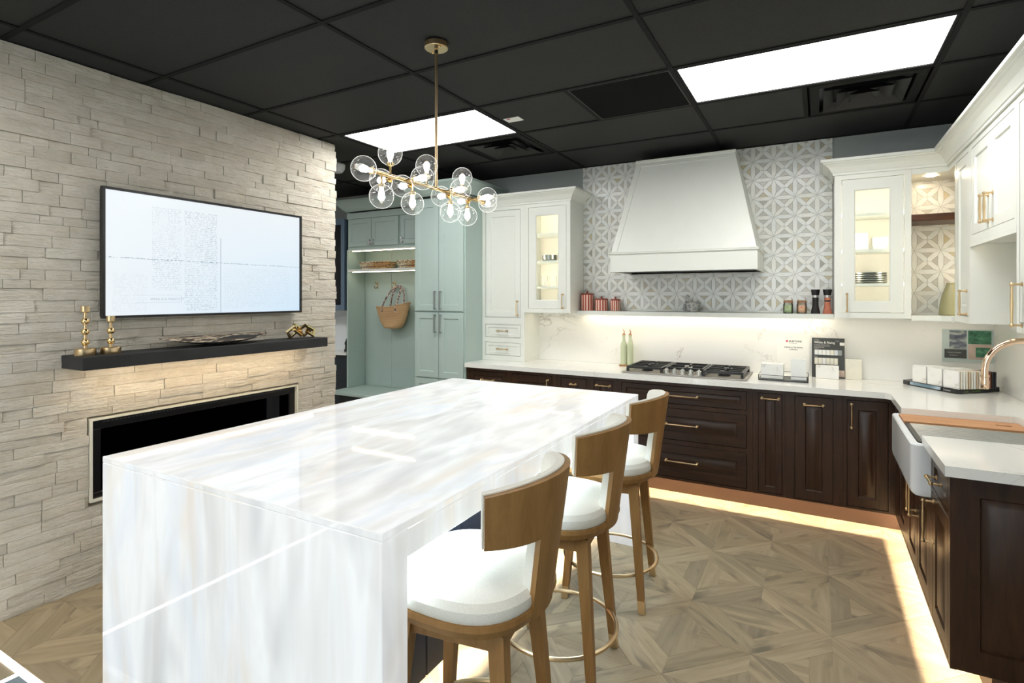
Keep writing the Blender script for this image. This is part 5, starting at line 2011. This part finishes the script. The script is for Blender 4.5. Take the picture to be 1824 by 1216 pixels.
# ------------------------------------------------------------------ gas cooktop
t = thing('gas_cooktop', 'five-burner gas cooktop with black iron grates and silver knobs', 'cooktop', (-0.90, 4.42, CZT))
kx0, kx1, ky0, ky1 = -1.36, -0.445, 4.175, 4.665
z0 = CZT + 0.0006
obj('steel_tray', G().box(kx0, kx1, ky0, ky1, z0, z0 + 0.010, 0.004, 2), M['steel_tray'], t)
w3 = (kx1 - kx0 - 0.04) / 3
for k in range(3):
    a = kx0 + 0.02 + w3 * k + 0.003
    c = a + w3 - 0.006
    f0 = ky0 + (0.125 if k == 1 else 0.05)
    f1 = ky1 - 0.02
    g = G()
    zt0, zt1 = z0 + 0.034, z0 + 0.052
    bw = 0.018
    g.box(a, c, f0, f0 + bw, zt0, zt1, 0.002, 1)
    g.box(a, c, f1 - bw, f1, zt0, zt1, 0.002, 1)
    g.box(a, a + bw, f0 + bw, f1 - bw, zt0, zt1, 0.002, 1)
    g.box(c - bw, c, f0 + bw, f1 - bw, zt0, zt1, 0.002, 1)
    mid = (f0 + f1) / 2
    mx = (a + c) / 2
    if k != 1:
        g.box(a + bw, c - bw, mid - bw / 2, mid + bw / 2, zt0, zt1)
    for q in ((f0 + mid) / 2, (mid + f1) / 2) if k != 1 else (mid,):
        g.box(a + bw, mx - 0.03, q - 0.008, q + 0.008, zt0, zt1)
        g.box(mx + 0.03, c - bw, q - 0.008, q + 0.008, zt0, zt1)
    for (l0, l1) in (((f0 + bw, (f0 + mid) / 2 - 0.03), ((f0 + mid) / 2 + 0.03, mid - 0.02), (mid + 0.02, (mid + f1) / 2 - 0.03), ((mid + f1) / 2 + 0.03, f1 - bw)) if k != 1 else ((f0 + bw, mid - 0.045), (mid + 0.045, f1 - bw))):
        g.box(mx - 0.008, mx + 0.008, l0, l1, zt0, zt1)
    for xx in (a, c - bw):
        for yy in (f0, f1 - bw):
            g.box(xx, xx + bw, yy, yy + bw, z0 + 0.010, zt0)
    obj('grate', g, M['black_iron'], t, False)
for xx, yy, r in ((kx0 + 0.02 + w3 / 2, ky0 + 0.145, 0.036), (kx0 + 0.02 + w3 / 2, ky1 - 0.125, 0.03), ((kx0 + kx1) / 2, ky0 + 0.30, 0.05), (kx1 - 0.02 - w3 / 2, ky0 + 0.145, 0.036), (kx1 - 0.02 - w3 / 2, ky1 - 0.125, 0.03)):
    g = G().lathe([(r * 1.25, z0 + 0.010), (r * 1.2, z0 + 0.018), (r, z0 + 0.018), (r, z0 + 0.024), (r * 0.9, z0 + 0.027), (0, z0 + 0.027)], (xx, yy, 0), 20)
    obj('burner', g, M['black_iron'], t)
for k in range(5):
    xx = -1.018 + k * 0.0605
    g = G().lathe([(0.020, z0 + 0.010), (0.020, z0 + 0.014), (0.017, z0 + 0.016), (0.0165, z0 + 0.042), (0.013, z0 + 0.046), (0.0, z0 + 0.046)], (xx, 4.222, 0), 18)
    g.box(xx - 0.0035, xx + 0.0035, 4.206, 4.238, z0 + 0.040, z0 + 0.054, 0.001, 1)
    obj('knob', g, M['steel'], t)

# oil bottles on a wooden tray
t = thing('wooden_tray', 'small wooden tray under the two oil bottles', 'tray', (-1.445, 4.60, CZT))
obj('board', G().box(-1.512, -1.392, 4.565, 4.632, CZT + 0.0005, CZT + 0.012, 0.002, 1), M['tray_wood'], t)
def bottle(label, x):
    z = CZT + 0.0122
    t = thing('oil_bottle', label, 'bottle', (x, 4.60, z), 'oil bottles beside the cooktop')
    g = G().lathe([(0.0, z), (0.0265, z), (0.0275, z + 0.004), (0.0275, z + 0.165), (0.025, z + 0.18), (0.0135, z + 0.207), (0.012, z + 0.215), (0.012, z + 0.245), (0.0145, z + 0.248), (0.0145, z + 0.256), (0.0, z + 0.256)], (x, 4.60, 0), 24)
    obj('glass', g, M['oil_glass'], t)
    g = G().lathe([(0.0, z + 0.256), (0.013, z + 0.256), (0.013, z + 0.266), (0.006, z + 0.270), (0.0, z + 0.270)], (x, 4.60, 0), 16)
    g.tube([(x, 4.60, z + 0.268), (x + 0.004, 4.60, z + 0.285), (x - 0.006, 4.60, z + 0.305)], [0.0055, 0.0045, 0.003], 8)
    obj('pourer', g, M['copper_pour'], t)
bottle('pale green oil bottle, left of the pair beside the cooktop', -1.480)
bottle('pale green oil bottle nearer the cooktop, right of the pair', -1.4225)

# ------------------------------------------------------------------ stone sample displays on the worktop
t = thing('sample_tray', 'low dark tray holding white stone sample blocks beside the cooktop', 'tray', (-0.21, 4.45, CZT))
zt = CZT + 0.0005
ax0, ax1, ay0, ay1 = -0.375, -0.055, 4.29, 4.55
obj('bottom', G().box(ax0, ax1, ay0, ay1, zt, zt + 0.008), M['black_plastic'], t, False)
g = G()
for a in ((ax0, ax1, ay0, ay0 + 0.004), (ax0, ax1, ay1 - 0.004, ay1), (ax0, ax0 + 0.004, ay0 + 0.004, ay1 - 0.004), (ax1 - 0.004, ax1, ay0 + 0.004, ay1 - 0.004)):
    g.box(*a, zt + 0.0375, zt + 0.0405)
for xx in (ax0, ax1 - 0.006):
    for yy in (ay0, ay1 - 0.006):
        g.box(xx, xx + 0.006, yy, yy + 0.006, zt + 0.008, zt + 0.0375)
obj('rail', g, M['black_plastic'], t, False)
zz = zt + 0.0085
for k in range(7):
    yy = 4.335 + k * 0.026
    o = obj('stone_sample', G().box(-0.362, -0.215, yy, yy + 0.020, zz, zz + 0.105 - 0.001 * k, 0.002, 1), M['sample_white'] if k % 3 else M['sample_marble'], None, False)
    tag(o, 'white stone sample plate standing in the dark tray left compartment', 'stone sample', 'samples in the dark tray')
for k in range(5):
    yy = 4.335 + k * 0.026
    o = obj('stone_sample', G().box(-0.165, -0.068, yy, yy + 0.020, zz, zz + 0.150 - 0.002 * k, 0.002, 1), M['sample_white'], None, False)
    tag(o, 'taller white stone sample plate standing in the dark tray right compartment', 'stone sample', 'tall samples in the dark tray')
# white sign with small print leaning on the splash
t = thing('paper_sign', 'white printed card with red mark leaning on the stone splash', 'sign', (-0.16, 4.69, CZT))
obj('card', G().box(-0.275, -0.05, YSPL - 0.006, YSPL - 0.001, 0.955, 1.225), M['paper_white'], t, False)
yl = YSPL - 0.0063
obj('red_mark', G().box(-0.213, -0.199, yl, yl + 0.0003, 1.158, 1.172), M['ink_red'], t, False)
lettering('SILESTONE', 0.0185, LY(-0.194, yl, 1.158), M['ink'], t, bold=0.0004)
lettering('BY COSENTINO', 0.0075, LY(-0.188, yl, 1.146), M['ink'], t)
lettering('HybriQ to The Kitchen', 0.0135, LY(-0.16, yl, 1.113), M['ink'], t, align='CENTER', bold=0.0003)
lettering('Collection', 0.0135, LY(-0.16, yl, 1.097), M['ink'], t, align='CENTER', bold=0.0003)
# dark colour card on its stand
t = thing('colour_card', 'dark grey display card with rows of stone swatches', 'display card', (0.07, 4.66, CZT))
yc = 4.645
obj('board', G().box(-0.036, 0.176, yc, yc + 0.012, CZT + 0.0005, 1.200), M['card_grey'], t, False)
yl = yc - 0.0004
lettering('White & Rising', 0.022, LY(-0.020, yl, 1.160), M['ink_light'], t, bold=0.0005)
for k, w_ in enumerate((0.118, 0.138, 0.09)):
    lettering(('A collection of natural colours', 'inspired by light and raw stone', 'for the whole room')[k], 0.0082, LY(-0.020, yl, 1.147 - 0.0095 * k), M['ink_light'], t)
lettering('Introducing', 0.007, LY(-0.020, yl, 1.183), M['ink_light'], t)
lettering('N-Boost', 0.007, LY(0.118, yl, 1.178), M['ink_light'], t)
lettering('Ethereal', 0.009, LY(-0.020, yl, 1.119), M['ink_light'], t)
lettering('Rising', 0.009, LY(-0.020, yl, 1.058), M['ink_light'], t)
obj('label_sticker', G().box(0.145, 0.175, yl - 0.0006, yl + 0.0002, 1.148, 1.170), M['paper_white'], t, False)
for k in range(7):
    a = -0.018 + k * 0.0255
    obj('swatch', G().box(a, a + 0.0235, yl - 0.003, yl, 1.075, 1.112), M[('sample_white', 'sample_white', 'sample_marble', 'sample_white', 'sample_cream', 'smoke_white', 'pewter')[k]], t, False)
for k in range(6):
    a = -0.018 + k * 0.0255
    obj('swatch', G().box(a, a + 0.0235, yl - 0.003, yl, 1.005, 1.052), M[('sample_cream', 'sample_cream', 'sample_marble', 'sample_cream', 'sample_cream', 'sample_cream')[k]], t, False)
obj('picture', G().box(0.136, 0.1755, yl - 0.0006, yl, 0.918, 0.965), M['print_pink'], t, False)
o = obj('stone_sample', G().box(-0.010, 0.138, 4.585, 4.605, CZT + 0.0005, 1.004, 0.002, 1), M['sample_marble'], None, False)
tag(o, 'beige veined stone sample standing in front of the dark card', 'stone sample')
o = obj('stone_sample', G().box(0.180, 0.283, 4.625, 4.645, CZT + 0.0005, 1.052, 0.002, 1), M['sample_cream'], None, False)
tag(o, 'plain off-white stone sample standing right of the dark card', 'stone sample')

# corner display of stone samples in a black printed tray
ca = math.radians(38)
TP = [(0.522, 4.588), (0.545, 4.535), (0.752, 4.255), (0.775, 4.258), (1.015, 4.50), (1.018, 4.52), (0.80, 4.688), (0.60, 4.688)]
t = thing('sample_display', 'black printed corner tray full of upright stone samples', 'display', (0.78, 4.5, CZT))
g = G().prism(TP, 'z', CZT + 0.0005, CZT + 0.028)
obj('tray', g, M['black_plastic'], t, False)
def edge_frame(p, q, f0, f1, z0, z1, off=0.0008):
    p, q = Vector((p[0], p[1], 0)), Vector((q[0], q[1], 0))
    d = (q - p).normalized()
    nrm = Vector((d.y, -d.x, 0))
    a, b_ = p.lerp(q, f0) + nrm * off, p.lerp(q, f1) + nrm * off
    return a, b_, nrm, d
def edge_print(p, q, f0, f1, z0, z1, mat, name='print'):
    a, b_, nrm, d = edge_frame(p, q, f0, f1, z0, z1)
    g = G()
    g.loft([[(a.x, a.y, z0), (b_.x, b_.y, z0), (b_.x, b_.y, z1), (a.x, a.y, z1)], [(a.x - nrm.x * 0.0007, a.y - nrm.y * 0.0007, z0), (b_.x - nrm.x * 0.0007, b_.y - nrm.y * 0.0007, z0), (b_.x - nrm.x * 0.0007, b_.y - nrm.y * 0.0007, z1), (a.x - nrm.x * 0.0007, a.y - nrm.y * 0.0007, z1)]])
    obj(name, g, mat, t, False)
def edge_text(txt, p, q, f0, z, size, mat):
    a, b_, nrm, d = edge_frame(p, q, f0, 1, z, z, 0.0012)
    ang = math.atan2(d.y, d.x)
    lettering(txt, size, Matrix.Translation((a.x, a.y, z)) @ Matrix.Rotation(ang, 4, 'Z') @ Matrix.Rotation(PI / 2, 4, 'X'), mat, t, ext=0.0002)
pA, pB = TP[1], TP[2]
edge_print(pA, pB, 0.04, 0.70, CZT + 0.007, CZT + 0.026, M['print_sky'])
edge_text('SILESTONE', TP[0], TP[2], 0.02, CZT + 0.0125, 0.012, M['ink_light'])
edge_text('Dekton', pA, pB, 0.76, CZT + 0.0105, 0.016, M['ink_light'])
pC, pD = TP[3], TP[4]
edge_text('Sensa', pC, pD, 0.10, CZT + 0.0105, 0.013, M['ink_green'])
edge_text('by Cosentino', pC, pD, 0.30, CZT + 0.0105, 0.013, M['ink_green'])
edge_text('Scalea', pC, pD, 0.62, CZT + 0.0105, 0.013, M['ink'])
# upright samples: three rows, leaning plates whose faces look to the near left
def slab_at(cx, cy, dvec, width, th_, h, mat, label, grp):
    d = Vector((dvec[0], dvec[1], 0)).normalized()
    nv = Vector((-d.y, d.x, 0))
    p0 = Vector((cx, cy, 0))
    P = [p0, p0 + d * width, p0 + d * width + nv * th_, p0 + nv * th_]
    zb = CZT + 0.0285
    g = G().prism([(p.x, p.y) for p in P], 'z', zb, zb + h)
    es = list(g.bm.edges)
    bmesh.ops.bevel(g.bm, geom=es, offset=0.001, segments=1, affect='EDGES')
    o = obj('stone_sample', g, mat, None, False)
    tag(o, label, 'stone sample', grp)
dA = (Vector(TP[2]) - Vector(TP[1])).normalized()
nA = Vector((-dA.y, dA.x))
tones = ['sample_marble', 'sample_cream', 'sample_white', 'sample_cream', 'sample_tan', 'sample_cream', 'sample_white', 'sample_tan', 'sample_cream', 'sample_cream', 'sample_tan', 'sample_brown', 'sample_brown', 'sample_dark', 'sample_dark']
rows_ = [(0.020, 'left row of the corner display'), (0.135, 'middle row of the corner display'), (0.250, 'right row of the corner display')]
for r, (s0, nm) in enumerate(rows_):
    for k in range(15):
        if k > 9 and r == 0:
            continue
        p = Vector(TP[1]) + dA * s0 + nA * (0.012 + 0.0185 * k)
        if p.y > 4.66:
            continue
        q = p + dA * 0.105
        if q.x > 1.0 or q.y > 4.66 or (p + nA * 0.011).y > 4.685:
            continue
        slab_at(p.x, p.y, dA, 0.105, 0.0105, 0.112 - 0.0006 * k, M[tones[k] if r == 2 else ('sample_marble' if k % 2 == 0 else 'sample_white')],
                'stone sample plate standing in the ' + nm, 'samples in the ' + nm)

# brochure sheet on the splash
t = thing('brochure_sheet', 'clear brochure sheet with grey and green pictures on the corner splash', 'poster', (0.9, YSPL, 1.06))
yp = YSPL - 0.001
obj('sheet', G().box(0.755, 1.030, yp - 0.003, yp, 1.062, 1.285), M['sheet_pale'], t, False)
obj('picture', G().box(0.795, 0.888, yp - 0.0042, yp - 0.0031, 1.150, 1.278), M['print_room'], t, False)
obj('picture', G().box(0.768, 0.888, yp - 0.0042, yp - 0.0031, 1.088, 1.149), M['card_grey'], t, False)
obj('picture', G().box(0.896, 1.018, yp - 0.0042, yp - 0.0031, 1.188, 1.278), M['print_green'], t, False)
obj('picture', G().box(0.896, 1.018, yp - 0.0042, yp - 0.0031, 1.084, 1.186), M['print_pink'], t, False)
obj('picture', G().box(0.936, 1.012, yp - 0.0052, yp - 0.0043, 1.100, 1.166), M['print_green'], t, False)
lettering('Natural Colours', 0.011, LY(0.785, yp - 0.0044, 1.124), M['ink_light'], t)
lettering('by Silestone', 0.009, LY(0.797, yp - 0.0044, 1.106), M['ink_light'], t)

# ------------------------------------------------------------------ things on the floating shelf
SZ = 1.3815
def canister(label, x, r, h):
    y = 4.632
    t = thing('striped_canister', label, 'canister', (x, y, SZ), 'red striped canisters on the shelf')
    obj('body', G().lathe([(0.0, SZ), (r * 0.96, SZ), (r, SZ + 0.004), (r, SZ + h - 0.004), (r * 0.97, SZ + h), (0, SZ + h)], (x, y, 0), 40), M['red_stripes'], t)
    l = obj('lid', G().lathe([(0.0, SZ + h), (r * 1.03, SZ + h + 0.0002), (r * 1.04, SZ + h + 0.004), (r * 1.0, SZ + h + 0.011), (r * 0.6, SZ + h + 0.014), (0, SZ + h + 0.015)], (x, y, 0), 32), M['terracotta'], t)
    obj('knob', G().sphere((x, y, SZ + h + 0.024), 0.010, 12, 8), M['terracotta'], l)
canister('tallest red and white striped canister at the left shelf end', -1.832, 0.057, 0.143)
canister('middle red and white striped canister, low and wide', -1.696, 0.056, 0.097)
canister('smallest red and white striped canister of the three', -1.566, 0.043, 0.092)
t = thing('ceramic_pot', 'small speckled grey ceramic pot with upright curved handle', 'pot', (-0.91, 4.63, SZ))
g = G().lathe([(0.0, SZ), (0.040, SZ), (0.050, SZ + 0.015), (0.054, SZ + 0.04), (0.052, SZ + 0.065), (0.044, SZ + 0.082), (0.040, SZ + 0.083), (0.036, SZ + 0.076), (0.0, SZ + 0.07)], (-0.902, 4.632, 0), 28)
obj('bowl', g, M['speckled_ceramic'], t)
g = G().tube([(-0.962, 4.62, SZ + 0.006), (-0.967, 4.62, SZ + 0.03), (-0.962, 4.62, SZ + 0.06), (-0.953, 4.62, SZ + 0.085), (-0.940, 4.622, SZ + 0.105), (-0.940, 4.624, SZ + 0.125), (-0.950, 4.624, SZ + 0.140)], [0.008, 0.013, 0.014, 0.012, 0.013, 0.015, 0.008], 12)
obj('handle', g, M['speckled_ceramic'], t)
def jar(label, x, wax):
    y = 4.63
    t = thing('candle_jar', label, 'jar', (x, y, SZ), 'small jars on the shelf')
    obj('glass', G().lathe([(0.0, SZ), (0.031, SZ), (0.034, SZ + 0.005), (0.034, SZ + 0.066), (0.030, SZ + 0.076), (0.030, SZ + 0.084)], (x, y, 0), 24), M['clear_glass'], t)
    obj('filling', G().lathe([(0.0, SZ + 0.006), (0.0305, SZ + 0.006), (0.0305, SZ + 0.064), (0.0, SZ + 0.064)], (x, y, 0), 24), wax, t)
    obj('lid', G().lathe([(0.0, SZ + 0.0845), (0.032, SZ + 0.0845), (0.032, SZ + 0.098), (0.0, SZ + 0.099)], (x, y, 0), 24), M['cork'], t)
    g = G()
    g.tube([(x + 0.033 * math.cos(a), y + 0.033 * math.sin(a), SZ + 0.079) for a in [2 * PI * k / 20 for k in range(20)]], 0.002, 6, True)
    g.tube([(x + 0.025, y - 0.02, SZ + 0.08), (x + 0.03, y - 0.024, SZ + 0.10), (x + 0.022, y - 0.022, SZ + 0.12)], 0.0014, 5)
    g.tube([(x + 0.025, y - 0.02, SZ + 0.08), (x + 0.04, y - 0.026, SZ + 0.088)], 0.0014, 5)
    obj('twine_bow', g, M['cork'], t)
    g = G()
    n = 10
    A_ = []
    B_ = []
    for k in range(n + 1):
        a = -PI / 2 - 0.7 + 1.4 * k / n
        A_.append((x + 0.0345 * math.cos(a), y + 0.0345 * math.sin(a), SZ + 0.018))
        B_.append((x + 0.0345 * math.cos(a), y + 0.0345 * math.sin(a), SZ + 0.060))
    g.loft([A_, B_], False, False)
    obj('paper_label', g, wax, t)
    obj('print', G().sphere((x, y - 0.0345, SZ + 0.047), 0.004, 8, 6, (1, 0.15, 1)), M['ink_red'], t)
jar('small jar with green filling and cork lid on the shelf', -0.195, M['candle_green'])
jar('small jar with peach filling and cork lid on the shelf', -0.103, M['candle_peach'])
def grinder(label, x, fill):
    y = 4.63
    t = thing('spice_grinder', label, 'grinder', (x, y, SZ), 'spice grinders on the shelf')
    obj('glass', G().lathe([(0.0, SZ), (0.030, SZ), (0.0305, SZ + 0.010), (0.021, SZ + 0.055), (0.0195, SZ + 0.085), (0.021, SZ + 0.120), (0.0, SZ + 0.120)], (x, y, 0), 24), fill, t)
    obj('collar', G().cyl(x, y, SZ + 0.120, SZ + 0.138, 0.0205, 24), M['steel'], t)
    obj('band', G().lathe([(0.0202, SZ + 0.090), (0.0206, SZ + 0.092), (0.0207, SZ + 0.098), (0.0203, SZ + 0.100)], (x, y, 0), 24), M['black_plastic'], t)
    obj('cap', G().lathe([(0.0, SZ + 0.138), (0.0245, SZ + 0.138), (0.0305, SZ + 0.176), (0.029, SZ + 0.180), (0.0, SZ + 0.180)], (x, y, 0), 24), M['black_plastic'], t)
grinder('black pepper grinder with black cap near the shelf end', -0.012, M['pepper_black'])
grinder('pink salt grinder with black cap at the right shelf end', 0.066, M['salt_pink'])

# ------------------------------------------------------------------ inside the glass cabinets and the niche
def bowl(name, label, cat, x, y, z, r, h, mat, grp=None):
    z += 0.0006
    g = G().lathe([(0.0, z), (r * 0.8, z), (r * 0.98, z + h * 0.3), (r, z + h), (r * 0.95, z + h), (r * 0.92, z + h * 0.35), (0.0, z + 0.005)], (x, y, 0), 28)
    return tag(obj(name, g, mat), label, cat, grp)
bowl('metal_bowl', 'left dark metal bowl on a shelf of the left glass cabinet', 'bowl', -2.170, 4.55, 1.835, 0.070, 0.055, M['pewter'])
bowl('metal_bowl', 'right dark metal bowl on a shelf of the left glass cabinet', 'bowl', -2.022, 4.55, 1.835, 0.062, 0.068, M['pewter'])
for k, x in enumerate((-2.22, -2.13, -2.04)):
    z = 1.6006
    g = G().lathe([(0.0, z), (0.028, z), (0.032, z + 0.10), (0.030, z + 0.10), (0.0265, z + 0.006), (0.0, z + 0.006)], (x, 4.54, 0), 20)
    tag(obj('drinking_glass', g, M['globe_glass']), 'clear drinking glass on a shelf of the left glass cabinet', 'glass', 'glasses in the left glass cabinet')
t = thing('metal_tray', 'low dark tray on the floor of the left glass cabinet', 'tray', (-2.09, 4.55, UB + 0.03))
z = UB + 0.0305
obj('plate', G().prism([(p[0], p[1]) for p in rr(-2.20, -1.96, 4.47, 4.63, 0.03, 0, 5)], 'z', z + 0.012, z + 0.026), M['pewter'], t)
for xx in (-2.185, -1.985):
    for yy in (4.48, 4.61):
        obj('foot', G().cyl(xx + 0.004, yy, z, z + 0.0118, 0.006, 10), M['brass'], t)
for k in range(5):
    zp = 1.6006 + 0.0155 * k
    g = G().lathe([(0.0, zp), (0.085, zp), (0.105, zp + 0.004), (0.108, zp + 0.010), (0.108, zp + 0.0145), (0.104, zp + 0.0145), (0.08, zp + 0.006), (0.0, zp + 0.006)], (0.318, 4.555, 0), 32)
    tag(obj('dinner_plate', g, M['pewter']), 'grey plate in the stack inside the right glass cabinet, number %s from the bottom' % ('one', 'two', 'three', 'four', 'five')[k], 'plate', 'stacked grey plates')
t = thing('glass_carafe', 'frosted white jug on the upper shelf of the right glass cabinet', 'jug', (0.275, 4.55, 1.835))
z = 1.8356
obj('body', G().lathe([(0.0, z), (0.040, z), (0.046, z + 0.01), (0.046, z + 0.075), (0.042, z + 0.12), (0.040, z + 0.12), (0.043, z + 0.075), (0.0, z + 0.01)], (0.275, 4.55, 0), 24), M['white_glass'], t)
bowl('white_bowl', 'rounded white bowl on the upper shelf of the right glass cabinet', 'bowl', 0.385, 4.55, 1.835, 0.050, 0.085, M['white_glass'])
o = obj('round_tray', G().lathe([(0.0, UB + 0.0305), (0.12, UB + 0.0305), (0.128, UB + 0.036), (0.128, UB + 0.040), (0.12, UB + 0.037), (0.0, UB + 0.036)], (0.325, 4.56, 0), 36), M['pewter'])
tag(o, 'flat round metal tray at the bottom of the right glass cabinet', 'tray')
z = UB + 0.0225
g = G().lathe([(0.0, z), (0.066, z), (0.070, z + 0.006), (0.066, z + 0.06), (0.054, z + 0.13), (0.036, z + 0.185), (0.028, z + 0.205), (0.030, z + 0.214), (0.024, z + 0.212), (0.0, z + 0.19)], (0.782, 4.545, 0), 32)
tag(obj('ceramic_vase', g, M['sage_ceramic']), 'sage green ceramic bottle vase in the corner niche', 'vase')
